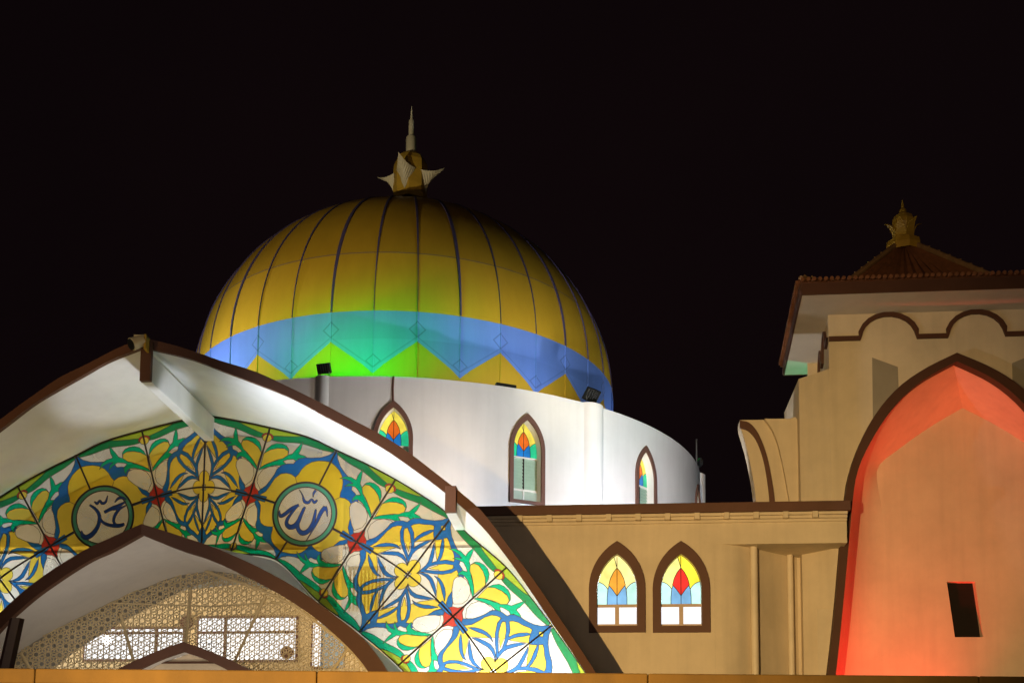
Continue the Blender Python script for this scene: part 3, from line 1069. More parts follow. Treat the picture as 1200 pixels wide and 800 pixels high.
def arch_window(parent, org, ax, dn, wd, z0, zs, zt, ft, zg, cols, recess=0.14, kind='panes', sill=True, proud=0.06, zl=None, framemat=None):
    """window on a wall: org = point at wall plane on the axis (z ignored), ax = unit vector along the wall,
    dn = unit vector into the wall. wd.. outer frame, ft frame width, zg bottom of the coloured glass"""
    ax, dn = Vector(ax), Vector(dn)
    T = lambda x, d, z: Vector((org[0], org[1], 0)) + ax * x + dn * d + Vector((0, 0, z))
    framemat = framemat or MAUVE
    oo = outline(wd, z0, zs, zt, 12)
    wi = wd - ft
    zti = zt - ft * 1.55
    ino = outline(wi, z0 + ft * 0.8, zs, zti, 12)
    mb = MB()
    n = len(oo)
    for i in range(n):
        j = (i + 1) % n
        q = [oo[i], oo[j], ino[j], ino[i]]
        mb.face([T(x, -proud, z) for x, z in q], framemat)
        mb.face([T(oo[i][0], -proud, oo[i][1]), T(oo[j][0], -proud, oo[j][1]), T(oo[j][0], 0.01, oo[j][1]), T(oo[i][0], 0.01, oo[i][1])], framemat)
        mb.face([T(ino[i][0], -proud, ino[i][1]), T(ino[j][0], -proud, ino[j][1]), T(ino[j][0], 0.0, ino[j][1]), T(ino[i][0], 0.0, ino[i][1])], framemat)
    win = mb.build('window', parent)
    mb = MB()
    for i in range(n):
        j = (i + 1) % n
        mb.face([T(ino[i][0], 0.0, ino[i][1]), T(ino[j][0], 0.0, ino[j][1]), T(ino[j][0], recess, ino[j][1]), T(ino[i][0], recess, ino[i][1])], CREAM if kind == 'panes' else WHITEW)
    mb.build('reveal', win)
    # coloured glass, one flat partition
    e = 0.012
    full_ = [(x, z) for x, z in outline(wi - e, zg, zs, zti - e, 12)]
    h = zti - zg
    pl = [(full_, 'y')]
    zsd = zg + h * 0.47
    tp = [(x, z) for x, z in outline(wi - e, zg, zs, zti - e, 24)]
    up = [(x, z) for x, z in tp]
    # upper halves in two yellows
    side = lambda s: [(s * 0.0, zg), (s * (wi + 1), zg), (s * (wi + 1), zg + h * 0.46), (s * wi, zg + h * 0.455), (s * wi * 0.84, zg + h * 0.445), (s * wi * 0.68, zg + h * 0.41), (s * wi * 0.55, zg + h * 0.36), (s * wi * 0.45, zg + h * 0.30), (0, zg + h * 0.2)]
    cb = wi * 0.50
    arch_b = [(-cb, zg - 0.5), (cb, zg - 0.5), (cb, zg + h * 0.14), (cb * 0.92, zg + h * 0.30), (cb * 0.72, zg + h * 0.44), (0, zg + h * 0.70), (-cb * 0.72, zg + h * 0.44), (-cb * 0.92, zg + h * 0.30), (-cb, zg + h * 0.14)]
    dia = [(0, zg + h * 0.17), (cb * 0.45, zg + h * 0.30), (cb * 0.84, zg + h * 0.39), (cb * 0.68, zg + h * 0.52), (cb * 0.36, zg + h * 0.65), (0, zg + h * 0.74)]
    pl += [(side(1), 'c'), (side(-1), 'c'), (arch_b, 'b'), (dia, 'r'), ([(-x, z) for x, z in dia[::-1]], 'r')]
    rv, rf, top, hits = cdt_layers([q[0] for q in pl])
    mb = MB(); ed = {}
    dpt = recess - 0.03
    for j, f in enumerate(rf):
        if j not in hits[0]:
            continue
        k_ = pl[top[j]][1]
        cx = sum(rv[i].x for i in f) / 3
        if k_ == 'y':
            k_ = 'y1' if cx < 0 else 'y2'
        mb.face([T(rv[i].x, dpt, rv[i].y) for i in f], cols[k_])
        for i in range(3):
            e_ = tuple(sorted((f[i], f[(i + 1) % 3]))); ed.setdefault(e_, []).append(k_)
    mb.build('stained_pane', win)
    mb = MB()
    for e_, ks in ed.items():
        if len(ks) == 2 and ks[0] != ks[1]:
            a_, b_ = rv[e_[0]], rv[e_[1]]
            d = (b_ - a_)
            if d.length < 1e-6:
                continue
            n_ = Vector((-d.y, d.x)).normalized() * 0.008
            mb.face([T(a_.x + n_.x, dpt - 0.005, a_.y + n_.y), T(b_.x + n_.x, dpt - 0.005, b_.y + n_.y), T(b_.x - n_.x, dpt - 0.005, b_.y - n_.y), T(a_.x - n_.x, dpt - 0.005, a_.y - n_.y)], LEADC)
    def bx(x0, x1, d0, d1, z0_, z1_, m_):
        c = T((x0 + x1) / 2, (d0 + d1) / 2, (z0_ + z1_) / 2)
        mb.obox(c, ax * (x1 - x0) / 2, dn * (d1 - d0) / 2, Vector((0, 0, (z1_ - z0_) / 2)), m_)
    bx(-0.008, 0.008, dpt - 0.012, dpt - 0.006, zg, zti - 0.03, LEADC)
    mb.build('lead_lines', win, merge=False)
    zb0 = z0 + ft * 0.8
    mb = MB()
    sm = cols['sash']
    if kind == 'panes':
        bx(-wi, wi, dpt - 0.03, dpt + 0.03, zg - 0.07, zg, sm)
        bx(-0.05, 0.05, dpt - 0.03, dpt + 0.03, zb0 + 0.06, zg - 0.07, sm)
        bx(-wi, wi, dpt - 0.03, dpt + 0.03, zb0, zb0 + 0.06, sm)
        mb.build('sash', win)
        for s in (-1, 1):
            mb = MB()
            x0, x1 = sorted((s * 0.05, s * (wi - 0.01)))
            bx(x0, x1, dpt + 0.004, dpt + 0.016, zb0 + 0.06, zg - 0.07, cols['pane'])
            mb.build('clear_pane', win)
    else:
        zl = zl if zl is not None else zb0 + (zg - zb0) * 0.3
        bx(-wi, wi, dpt - 0.03, dpt + 0.03, zg - 0.05, zg, sm)
        bx(-wi, wi, dpt - 0.03, dpt + 0.03, zl - 0.03, zl + 0.03, sm)
        bx(-0.025, 0.025, dpt - 0.03, dpt + 0.03, zb0 + 0.05, zl - 0.03, sm)
        bx(-0.018, 0.018, dpt - 0.025, dpt + 0.03, zl + 0.03, zg - 0.05, LEADC)
        bx(-wi, wi, dpt - 0.03, dpt + 0.03, zb0, zb0 + 0.05, sm)
        mb.build('sash', win)
        mb = MB()
        nsl = 9
        for k in range(nsl):
            zc = zl + 0.03 + (zg - 0.05 - zl - 0.03) * (k + 0.5) / nsl
            hh = (zg - zl) / nsl * 0.55
            for s in (-1, 1):
                x0, x1 = sorted((s * 0.022, s * (wi - 0.012)))
                c = T((x0 + x1) / 2, dpt + 0.01, zc)
                mb.obox(c, ax * (x1 - x0) / 2, dn * 0.004, Vector((0, 0, hh)) + dn * 0.03, cols['louvre'])
        mb.build('louvre', win)
        mb = MB()
        bx(-wi + 0.005, wi - 0.005, dpt + 0.005, dpt + 0.02, zb0 + 0.05, zl - 0.03, cols['pane'])
        mb.build('clear_pane', win)
        mb = MB()
        bx(-wi + 0.002, wi - 0.002, dpt + 0.07, dpt + 0.09, zb0, zg, cols['louvre_back'])
        mb.build('blind', win)
    return win


WINA = dict(y1=lit('amber_glass_pale', (1.0, 0.92, 0.28), 1.00), y2=lit('amber_glass', (1.0, 0.90, 0.36), 1.06), c=lit('cyan_glass', (0.55, 0.95, 0.90), 1.00),
            b=lit('sky_glass', (0.22, 0.50, 0.85), 0.94), r=lit('orange_glass', (0.95, 0.42, 0.05), 0.89), sash=mat('tan_sash', (0.55, 0.42, 0.33), 0.6), pane=lit('bright_pane', (0.93, 0.94, 1.0), 1.05, 0.05))
WINB = dict(WINA, y1=lit('yellow_glass_pale', (1.0, 0.92, 0.30), 1.06), y2=lit('yellow_glass', (1.0, 0.88, 0.06), 1.06), r=lit('red_glass', (0.86, 0.04, 0.03), 0.94))
WIND = dict(y1=lit('drum_yellow', (0.95, 0.80, 0.10), 0.75), y2=lit('drum_yellow_two', (0.95, 0.78, 0.10), 0.72), c=lit('drum_green', (0.03, 0.62, 0.30), 0.75),
            b=lit('drum_blue', (0.02, 0.20, 0.58), 0.75), r=lit('drum_orange', (0.80, 0.16, 0.02), 0.75), sash=PVC,
            pane=lit('drum_pane', (0.55, 0.68, 0.58), 0.45, 0.15), louvre=mat('louvre_glass', (0.42, 0.60, 0.50), 0.25), louvre_back=lit('louvre_glow', (0.22, 0.45, 0.33), 0.3, 0.1))

# ------------------------------------------------------------------ domed hall
dome_hall = thing('domed_hall', 'round white drum building with a big gold and blue banded dome', 'building', (DX0, DY0, 0))


def cyl(px, py, r):
    dx, dy, dz = ray(px, py)
    a_ = dx * dx + dy * dy; b_ = -2 * (dx * DX0 + dy * DY0); c_ = DX0 ** 2 + DY0 ** 2 - r * r
    disc = max(0.0, b_ * b_ - 4 * a_ * c_)
    t = (-b_ - math.sqrt(disc)) / (2 * a_)
    return math.atan2(t * dy - DY0, t * dx - DX0), t * dz + CAMZ


# drum wall with window openings cut as gaps in the grid
wins = []
for xc, ytop in ((461.5, 470), (618, 485.5), (756.5, 521.5)):
    wins.append(cyl(xc, ytop, DR))
st = wins[1][0] - wins[0][0]
ph_list = [wins[0][0], wins[1][0], wins[2][0], wins[2][0] + (wins[2][0] - wins[1][0])]
ZT = sum(w[1] for w in wins) / 3
ZB = cyl(618, 590.5, DR)[1]
HW = 0.60
mb = MB()
# profile of wall between windows; opening angle half-width
hwv = (HW - 0.05) / DR
angs = set(np.linspace(-math.pi, math.pi, 145))
for p in ph_list:
    angs |= {p - hwv, p + hwv}
    for q in (-0.5, 0.0, 0.5):
        angs.add(p + hwv * q)
angs = sorted(angs)
zs_win = ZB + (ZT - ZB) * 0.60


def open_span(am):
    for p in ph_list:
        if abs(am - p) < hwv:
            return True
    return False


def pt(a_, z, r=DR):
    return Vector((DX0 + r * math.cos(a_), DY0 + r * math.sin(a_), z))


def arch_top(a_):
    for p in ph_list:
        x = abs(a_ - p) * DR
        if x <= hwv * DR + 1e-6:
            r = pointed(HW - 0.05, zs_win, ZT - 0.06, 14)
            xs = [q[0] for q in r][::-1]; zs_ = [q[1] for q in r][::-1]
            return float(np.interp(x, xs, zs_))
    return None


for a0, a1 in zip(angs[:-1], angs[1:]):
    am = (a0 + a1) / 2
    if open_span(am):
        mb.face([pt(a0, 0), pt(a1, 0), pt(a1, ZB + 0.05), pt(a0, ZB + 0.05)], WHITEW)
        mb.face([pt(a0, arch_top(a0)), pt(a1, arch_top(a1)), pt(a1, DRIM), pt(a0, DRIM)], WHITEW)
    else:
        mb.face([pt(a0, 0), pt(a1, 0), pt(a1, DRIM), pt(a0, DRIM)], WHITEW)
    mb.face([pt(a0, DRIM), pt(a1, DRIM), pt(a1, DRIM, DR - 0.28), pt(a0, DRIM, DR - 0.28)], WHITEW)
    mb.face([pt(a0, DRIM, DR - 0.28), pt(a1, DRIM, DR - 0.28), pt(a1, DRIM - 0.55, DR - 0.28), pt(a0, DRIM - 0.55, DR - 0.28)], WHITEW)
    mb.face([pt(a0, DRIM - 0.55, DR - 0.28), pt(a1, DRIM - 0.55, DR - 0.28), pt(a1, DRIM - 0.55, 8.0), pt(a0, DRIM - 0.55, 8.0)], WHITEW)
wall_o = mb.build('drum_wall', dome_hall, smooth=True)
for p in ph_list:
    ax = Vector((-math.sin(p), math.cos(p), 0)); dn = Vector((-math.cos(p), -math.sin(p), 0))
    org = pt(p, 0)
    zg = ZB + (ZT - ZB) * 0.545
    arch_window(dome_hall, org, ax, dn, HW, ZB, zs_win, ZT, 0.13, zg, WIND, 0.30, 'louvre', zl=ZB + (ZT - ZB) * 0.175)
# pilasters
pil = [cyl(696, 478, DR)[0], cyl(378, 446, DR)[0]]
dpil = pil[0] - pil[1]
pil_angles = [pil[1] - dpil, pil[1], pil[0], pil[0] + dpil * 0.5 if False else cyl(815, 555, DR)[0] + 0.16]
for p in pil_angles:
    mb = MB()
    nar = 0.5 if p == pil_angles[1] else 1.0
    c = pt(p, 0, DR - 0.30 * nar)
    n_ = 32
    prof = [(0.50 * nar, 0), (0.50 * nar, DRIM + 0.015), (0.48 * nar, DRIM + 0.03)]
    mb.lathe(c, prof, WHITEW, n_)
    mb.face([Vector((c.x + 0.48 * nar * math.cos(2 * math.pi * k / n_), c.y + 0.48 * nar * math.sin(2 * math.pi * k / n_), DRIM + 0.03)) for k in range(n_)], WHITEW)
    mb.build('pilaster', dome_hall, smooth=True)
# brown stain strip / crack cover above the first window
mb = MB()
p = ph_list[0]
for sgn in (0,):
    pts_ = [pt(p - 0.002, ZT - 0.02, DR + 0.012), pt(p - 0.003, ZT + 0.4, DR + 0.012), pt(p - 0.002, DRIM, DR + 0.012)]
    mb.tube(pts_, 0.035, MAUVE, 6)
mb.build('cable_cover', dome_hall)

# dome ----------------------------------------------------------
DRE, DZC, DB = 8.42, 16.55 + CAMZ, 7.85
zband = 16.9 + CAMZ
z_lo = cyl(449, 436.5, DRE)[1]
z_pk = cyl(489, 400, DRE)[1]
phi_pk = cyl(489, 400, DRE)[0]
dm = bpy.data.materials.new('dome_paint')
dm.use_nodes = True
n, l = dm.node_tree.nodes, dm.node_tree.links
bsdf = n['Principled BSDF']


def M(op, a_, b_=None, c_=None):
    nd = n.new('ShaderNodeMath'); nd.operation = op
    for i, x in enumerate((a_, b_, c_)):
        if x is None:
            continue
        if isinstance(x, (int, float)):
            nd.inputs[i].default_value = x
        else:
            l.new(x, nd.inputs[i])
    return nd.outputs[0]


tco = n.new('ShaderNodeTexCoord'); sx = n.new('ShaderNodeSeparateXYZ')
l.new(tco.outputs['Object'], sx.inputs[0])
ang = M('ARCTAN2', sx.outputs['Y'], sx.outputs['X'])
z_ = sx.outputs['Z']
per = math.radians(20)
pn = M('ADD', M('DIVIDE', M('SUBTRACT', ang, phi_pk), per), 100.5)
fr_ = M('FRACT', pn)                                   # 0.5 at a peak
tri = M('MULTIPLY', M('ABSOLUTE', M('SUBTRACT', fr_, 0.5)), 2.0)        # 0 peak, 1 valley
zig = M('SUBTRACT', z_pk, M('MULTIPLY', tri, (z_pk - z_lo) * 0.97))
arc = M('MULTIPLY', M('SUBTRACT', fr_, 0.5), per * DRE)                   # metres from the peak
arcv = M('MULTIPLY', M('SUBTRACT', 1.0, tri), per * DRE / 2)              # metres from the valley
above = M('GREATER_THAN', z_, zig)
dsz = 0.44
dval = M('LESS_THAN', M('ADD', M('MULTIPLY', arcv, 0.9), M('ABSOLUTE', M('SUBTRACT', z_, z_lo + 0.42))), dsz)
belowband = M('LESS_THAN', z_, zband)
blue = M('MULTIPLY', M('MAXIMUM', above, dval), belowband)
# outlined lozenges on the peaks
dl = M('ADD', M('ABSOLUTE', arc), M('ABSOLUTE', M('SUBTRACT', z_, z_pk + 0.42)))
loz = M('MULTIPLY', M('LESS_THAN', M('ABSOLUTE', M('SUBTRACT', dl, 0.27)), 0.03), 1.0)
dl2 = M('ADD', M('MULTIPLY', arcv, 0.9), M('ABSOLUTE', M('SUBTRACT', z_, z_lo + 0.42)))
loz2 = M('LESS_THAN', M('ABSOLUTE', M('SUBTRACT', dl2, 0.22)), 0.025)
zl_ = M('LESS_THAN', M('ABSOLUTE', M('SUBTRACT', M('SUBTRACT', z_, zig), 0.16)), 0.025)
lns = M('MULTIPLY', M('MAXIMUM', M('MAXIMUM', loz, loz2), M('MULTIPLY', zl_, 0.6)), belowband)
# panel seams
seam = M('LESS_THAN', M('ABSOLUTE', M('SUBTRACT', z_, zband + 2.3)), 0.02)
seam = M('MAXIMUM', seam, M('LESS_THAN', M('ABSOLUTE', M('SUBTRACT', z_, zband + 5.6)), 0.02))
# sheet-to-sheet tone
rib = math.radians(10)
cell = M('FLOOR', M('ADD', M('DIVIDE', M('SUBTRACT', ang, phi_pk), rib), 100.0))
tier = M('FLOOR', M('DIVIDE', M('SUBTRACT', z_, zband - 0.98), 3.28))
wn = n.new('ShaderNodeTexWhiteNoise'); wn.noise_dimensions = '2D'
cb_ = n.new('ShaderNodeCombineXYZ'); l.new(cell, cb_.inputs[0]); l.new(tier, cb_.inputs[1]); l.new(cb_.outputs[0], wn.inputs['Vector'])
no = n.new('ShaderNodeTexNoise'); no.inputs['Scale'].default_value = 0.9; no.inputs['Detail'].default_value = 9; no.inputs['Roughness'].default_value = 0.7
mp = n.new('ShaderNodeMapping'); mp.inputs['Scale'].default_value = (2.2, 2.2, 0.35)
l.new(tco.outputs['Object'], mp.inputs['Vector']); l.new(mp.outputs['Vector'], no.inputs['Vector'])
tone0 = M('ADD', M('MULTIPLY', wn.outputs['Value'], 0.16), M('ADD', M('MULTIPLY', no.outputs['Fac'], 0.35), 0.75))
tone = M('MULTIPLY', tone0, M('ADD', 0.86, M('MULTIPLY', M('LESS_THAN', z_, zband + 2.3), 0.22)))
mixc = n.new('ShaderNodeMix'); mixc.data_type = 'RGBA'
mixc.inputs['A'].default_value = (0.46, 0.27, 0.018, 1); mixc.inputs['B'].default_value = (0.12, 0.21, 0.55, 1)
l.new(blue, mixc.inputs['Factor'])
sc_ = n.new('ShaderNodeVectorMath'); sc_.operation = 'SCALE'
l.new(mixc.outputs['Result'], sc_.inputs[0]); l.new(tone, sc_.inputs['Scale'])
mixd = n.new('ShaderNodeMix'); mixd.data_type = 'RGBA'
l.new(M('MULTIPLY', M('MAXIMUM', M('MULTIPLY', lns, 0.7), seam), 0.6), mixd.inputs['Factor'])
l.new(sc_.outputs['Vector'], mixd.inputs['A']); mixd.inputs['B'].default_value = (0.03, 0.06, 0.14, 1)
l.new(mixd.outputs['Result'], bsdf.inputs['Base Color'])
bsdf.inputs['Roughness'].default_value = 0.42
bsdf.inputs['Specular IOR Level'].default_value = 0.4
bpn = n.new('ShaderNodeBump'); bpn.inputs['Strength'].default_value = 0.25; bpn.inputs['Distance'].default_value = 0.05
l.new(no.outputs['Fac'], bpn.inputs['Height']); l.new(bpn.outputs['Normal'], bsdf.inputs['Normal'])


def dome_r(z):
    if z <= DZC:
        return DRE - 0.06 * ((DZC - z) / 4) ** 2
    return DRE * math.sqrt(max(0.0, 1 - ((z - DZC) / DB) ** 2))


prof = [(dome_r(z), z) for z in np.linspace(DRIM - 0.56, DZC, 8)]
prof += [(DRE * math.cos(t), DZC + DB * math.sin(t)) for t in np.linspace(0, math.pi / 2 - 0.03, 40)[1:]]
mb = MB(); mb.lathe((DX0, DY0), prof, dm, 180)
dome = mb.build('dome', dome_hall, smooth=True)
dome.modifiers.clear()
RIBM = mat('rib_paint', (0.07, 0.055, 0.13), 0.5, 0.2, 2)
RIBG = mat('rib_gold', (0.20, 0.12, 0.012), 0.5, 0.2, 2)
for k in range(36):
    a_ = phi_pk + rib * k
    thick = (k % 3 == 1)
    wdt = 0.062 if thick else 0.046
    mb = MB()
    for za, zb2, m_, hw_ in ((zband + 0.004, DZC + DB * 0.985, RIBM, wdt),):
        rows = []
        for z in np.linspace(za, zb2, 26):
            r = dome_r(z)
            w_ = min(hw_ * (0.5 + 0.5 * min(1, (z - za) / 3.0)), r * 0.07)
            if not thick:
                w_ *= 0.3 + 0.7 * min(1.0, max(0.0, (z - zband - 1.2) / 3.5))
            er = Vector((math.cos(a_), math.sin(a_), 0)); et = Vector((-math.sin(a_), math.cos(a_), 0))
            c = Vector((DX0, DY0, z))
            rows.append([c + er * (r - 0.02) - et * w_, c + er * (r + 0.045) - et * w_ * 0.8, c + er * (r + 0.045) + et * w_ * 0.8, c + er * (r - 0.02) + et * w_])
        mb.grid(rows, m_)
    mb.build('rib', dome)
    # the seam carries on, painted over, across the blue band
    mb = MB()
    rows = []
    for z in np.linspace(DRIM - 0.5, zband - 0.004, 8):
        r = dome_r(z)
        er = Vector((math.cos(a_), math.sin(a_), 0)); et = Vector((-math.sin(a_), math.cos(a_), 0))
        c = Vector((DX0, DY0, z))
        rows.append([c + er * (r - 0.02) - et * 0.022, c + er * (r + 0.03) - et * 0.016, c + er * (r + 0.03) + et * 0.016, c + er * (r - 0.02) + et * 0.022])
    mb.grid(rows, dm)
    mb.build('seam', dome)


zr_ = cyl(450, 440.5, 8.80)[1]
mb = MB()
mb.lathe((DX0, DY0), [(8.40, zr_ + 0.03), (8.80, zr_), (8.84, zr_ - 0.06), (8.84, zr_ - 0.5), (8.4, zr_ - 0.5)], WHITEW, 120)
mb.build('base_ring', dome, smooth=True)


def zax(py):
    return ray(481, py)[2] / ray(481, py)[1] * DY0 + CAMZ


PXM = DY0 / F
fin = MB()
zz = zax
prof = [(0.86, zz(240)), (0.84, zz(236)), (0.78, zz(233)), (0.70, zz(231.5)), (0.70, zz(228)), (0.725, zz(222)), (0.72, zz(206)), (0.715, zz(199)), (0.69, zz(193)), (0.58, zz(187)), (0.40, zz(182.5)), (0.22, zz(181))]
fin.lathe((DX0, DY0), prof, FINGOLD, 8)
fo_ = fin.build('finial', dome_hall)
mb = MB()
prof = [(0.21, zz(182.5)), (0.215, zz(162)), (0.19, zz(161)), (0.115, zz(160.5)), (0.11, zz(142)), (0.09, zz(141)), (0.055, zz(140.5)), (0.012, zz(125))]
mb.lathe((DX0, DY0), prof, FINPALE, 14); mb.build('spire', fo_, smooth=True)
for k in range(4):
    a_ = math.radians(-14 + 90 * k)
    cy_ = lambda r, da, z: Vector((DX0 + r * math.cos(a_ + da), DY0 + r * math.sin(a_ + da), z))
    rl_, rc_, rr_ = [], [], []
    tip_ = cy_(1.50, 0, zz(202))
    for t in np.linspace(0, 1, 9):
        rc_.append(cy_(0.70 + 0.80 * t ** 1.9, 0, zz(231) + (zz(202) - zz(231)) * (1 - (1 - t) ** 1.35)))
        rl_.append(cy_(0.71, -0.62, zz(207)).lerp(tip_, t) + Vector((0, 0, -0.10 * math.sin(math.pi * t))))
        rr_.append(cy_(0.71, 0.62, zz(207)).lerp(tip_, t) + Vector((0, 0, -0.10 * math.sin(math.pi * t))))
    mb = MB(); mb.grid([rl_, rc_, rr_, rl_], FINPALE)
    mb.build('petal', fo_)

# floodlights standing on the drum ------------------------------
def floodlight(name, label, base, aim, wd, ht, group='floodlights on the drum rim', color=None, power=0, ang=100, squash=None):
    t = thing(name, label, 'floodlight', base, group)
    base = Vector(base)
    aim = Vector(aim)
    d = (aim - (base + Vector((0, 0, ht)))).normalized()
    rt = d.cross(Vector((0, 0, 1))).normalized(); up = rt.cross(d)
    c = base + Vector((0, 0, 0.12 + ht * 0.55))
    mb = MB()
    mb.obox(c, rt * wd / 2, d * 0.07, up * ht / 2, DARK)
    for k in range(5):
        mb.obox(c - d * 0.09 + rt * wd * (k - 2) / 5.5, rt * 0.012, d * 0.03, up * ht * 0.42, DARK)
    mb.build('housing', t, bevel=0.012)
    mb = MB(); mb.obox(c + d * 0.074, rt * wd * 0.44, d * 0.003, up * ht * 0.42, lit(name + '_lens', color or (0.9, 0.9, 0.9), 0.6, 0)); mb.build('lens', t)
    mb = MB()
    for s in (-1, 1):
        mb.tube([base + rt * s * wd * 0.42, base + rt * s * wd * 0.42 + Vector((0, 0, 0.16 + ht * 0.3))], 0.016, STEEL, 6)
    mb.tube([base - rt * wd * 0.42, base + rt * wd * 0.42], 0.018, STEEL, 6)
    mb.build('bracket', t)
    if power:
        lo_ = lamp(name + '_lamp', 'SPOT', c + d * 0.16, power, color, aim, 0.12, ang, 1.0)
        if squash:
            lo_.scale = (squash[0], squash[1], 1)
    return t


def dome_pt(a_, z):
    return Vector((DX0 + dome_r(z) * math.cos(a_), DY0 + dome_r(z) * math.sin(a_), z))


GREEN = (0.03, 1.0, 0.14)
BLUEW = (0.80, 0.90, 1.0)
p1, p2 = pil_angles[1], pil_angles[2]
floodlight('floodlight', 'black boxy floodlight on a pilaster before the green-lit part of the dome', pt(p1, DRIM + 0.03, DR - 0.12), dome_pt(p1 + 0.05, zband - 1.35), 0.42, 0.30, color=GREEN, power=1500, ang=60, squash=(3.2, 0.95))
floodlight('floodlight', 'black floodlight on the right-hand pilaster against the blue band', pt(p2, DRIM + 0.03, DR - 0.12), dome_pt(p2 - 0.05, zband - 0.5), 0.56, 0.42, color=BLUEW, power=420, ang=140)
pe = pil_angles[3]
floodlight('floodlight', 'small dark floodlight beside a thin mast at the far right end of the drum', pt(pe, DRIM + 0.06, DR - 0.1), dome_pt(pe, zband), 0.42, 0.5, color=BLUEW, power=420, ang=120)
pl_ = pil_angles[0]
floodlight('floodlight', 'floodlight on the drum hidden behind the canopy, lighting the left of the dome', pt(pl_, DRIM + 0.03, DR - 0.12), dome_pt(pl_ + 0.1, zband - 0.6), 0.52, 0.40, color=BLUEW, power=1500, ang=120)
# linear lamp lying on the rim
a_t = cyl(594, 455, DR)[0]
tl = thing('linear_lamp', 'short dark tube lamp lying on the drum rim above the middle window', 'floodlight', pt(a_t, DRIM + 0.0, DR - 0.1))
mb = MB()
et = Vector((-math.sin(a_t), math.cos(a_t), 0))
c = pt(a_t, DRIM + 0.07, DR - 0.1)
mb.obox(c, et * 0.33, Vector((math.cos(a_t), math.sin(a_t), 0)) * 0.07, Vector((0, 0, 0.05)), DARK)
mb.build('housing', tl, bevel=0.01)
mb = MB()
for s in (-1, 1):
    mb.obox(pt(a_t, DRIM + 0.015, DR - 0.1) + et * 0.26 * s, et * 0.02, Vector((math.cos(a_t), math.sin(a_t), 0)) * 0.05, Vector((0, 0, 0.015)), STEEL)
mb.build('foot', tl)
lamp('linear_lamp_light', 'SPOT', c + Vector((0, 0, 0.15)) - Vector((math.cos(a_t), math.sin(a_t), 0)) * 0.2, 230, BLUEW, dome_pt(a_t, zband - 1.5), 0.2, 150, 0.6)
mst = thing('lightning_mast', 'thin grey mast standing at the far right end of the drum', 'mast', pt(pe - 0.06, DRIM, DR - 0.2))
mb = MB(); q = pt(pe - 0.10, DRIM - 0.02, DR - 0.05); mb.tube([q, q + Vector((0, 0, 1.1))], [0.035, 0.025], STEEL, 8); mb.build('pole', mst)
mb = MB(); mb.tube([q + Vector((0, 0, -0.01)), q + Vector((0, 0, 0.05))], 0.09, STEEL, 10); mb.build('base_plate', mst)

# ------------------------------------------------------------------ side wing
wing = thing('side_wing', 'low cream wing wall with brown coping and two stained glass windows', 'building', L(2, 27, 0))
WW = 27.0
ua = P(548, 650, WW)[0]
ub = P(837, 650, WW)[0]
ue = P(992, 600, WW)[0]
z_cop0, z_cop1 = P(780, 600.5, WW - 0.2)[2], P(780, 589.5, WW - 0.2)[2]
z_beam = P(920, 636.5, WW)[2]


def wing_win(xc, xl, xr, yb, yt, ys):
    u0, z0 = PZ(xl, yb, WW); u1, _ = PZ(xr, yb, WW)
    uc_, zt_ = PZ(xc, yt, WW)
    zs_ = PZ(xc, ys, WW)[1]
    return (u0 + u1) / 2, (u1 - u0) / 2, z0, zs_, zt_


w1 = wing_win(722, 690, 756.5, 741, 634, 690)
w2 = wing_win(795.5, 765, 832.5, 741, 634, 690)
mb = MB()
loops = [[(ua, 0.0), (ub, 0.0), (ub, z_beam), (ub, z_cop0), (ua, z_cop0)]]
for (c_, h_, z0, zs_, zt_) in (w1, w2):
    loops.append([(c_ + x, z) for x, z in outline(h_ - 0.05, z0 + 0.05, zs_, zt_ - 0.08, 10)])
mb.prism(loops, WW, WW + 0.35, CREAM)
mb.build('wall', wing)
mb = MB()
mb.box(ub, ue, WW, WW + 0.35, z_beam, z_cop0, CREAM)
mb.build('beam', wing)
for (c_, h_, z0, zs_, zt_), cols in ((w1, WINA), (w2, WINB)):
    zg = P(722, 708, WW + 0.1)[2]
    o = arch_window(wing, L(c_, WW, 0), L(1, 0, 0), L(0, 1, 0), h_, z0, zs_, zt_, 0.20, zg, cols, 0.13, 'panes', framemat=BROWN)
    o['label'] = 'pointed stained glass window with %s diamond' % ('an orange' if cols is WINA else 'a red')
# coping, cornice, brackets
mb = MB()
mb.box(ua, ue + 0.06, WW - 0.22, WW + 0.6, z_cop0, z_cop1, BROWN)
mb.build('coping', wing, bevel=0.012)
mb = MB()
h3 = (z_cop0 - P(780, 613.5, WW)[2]) / 3
for k, d in enumerate((0.15, 0.10, 0.055)):
    mb.box(ua, ue, WW - d, WW - 0.001, z_cop0 - h3 * (k + 1), z_cop0 - h3 * k - 0.003, CREAM)
mb.build('cornice', wing, bevel=0.01)
k = 0
x = 613.0
while x < 985:
    u_, z_1 = PZ(x, 600, WW)
    mb = MB()
    mb.box(u_ - 0.13, u_, WW - 0.205, WW - 0.02, z_cop0 - h3 * 2.2, z_cop0 - 0.006, CREAM)
    mb.build('bracket', wing, bevel=0.006)
    x += 34.4
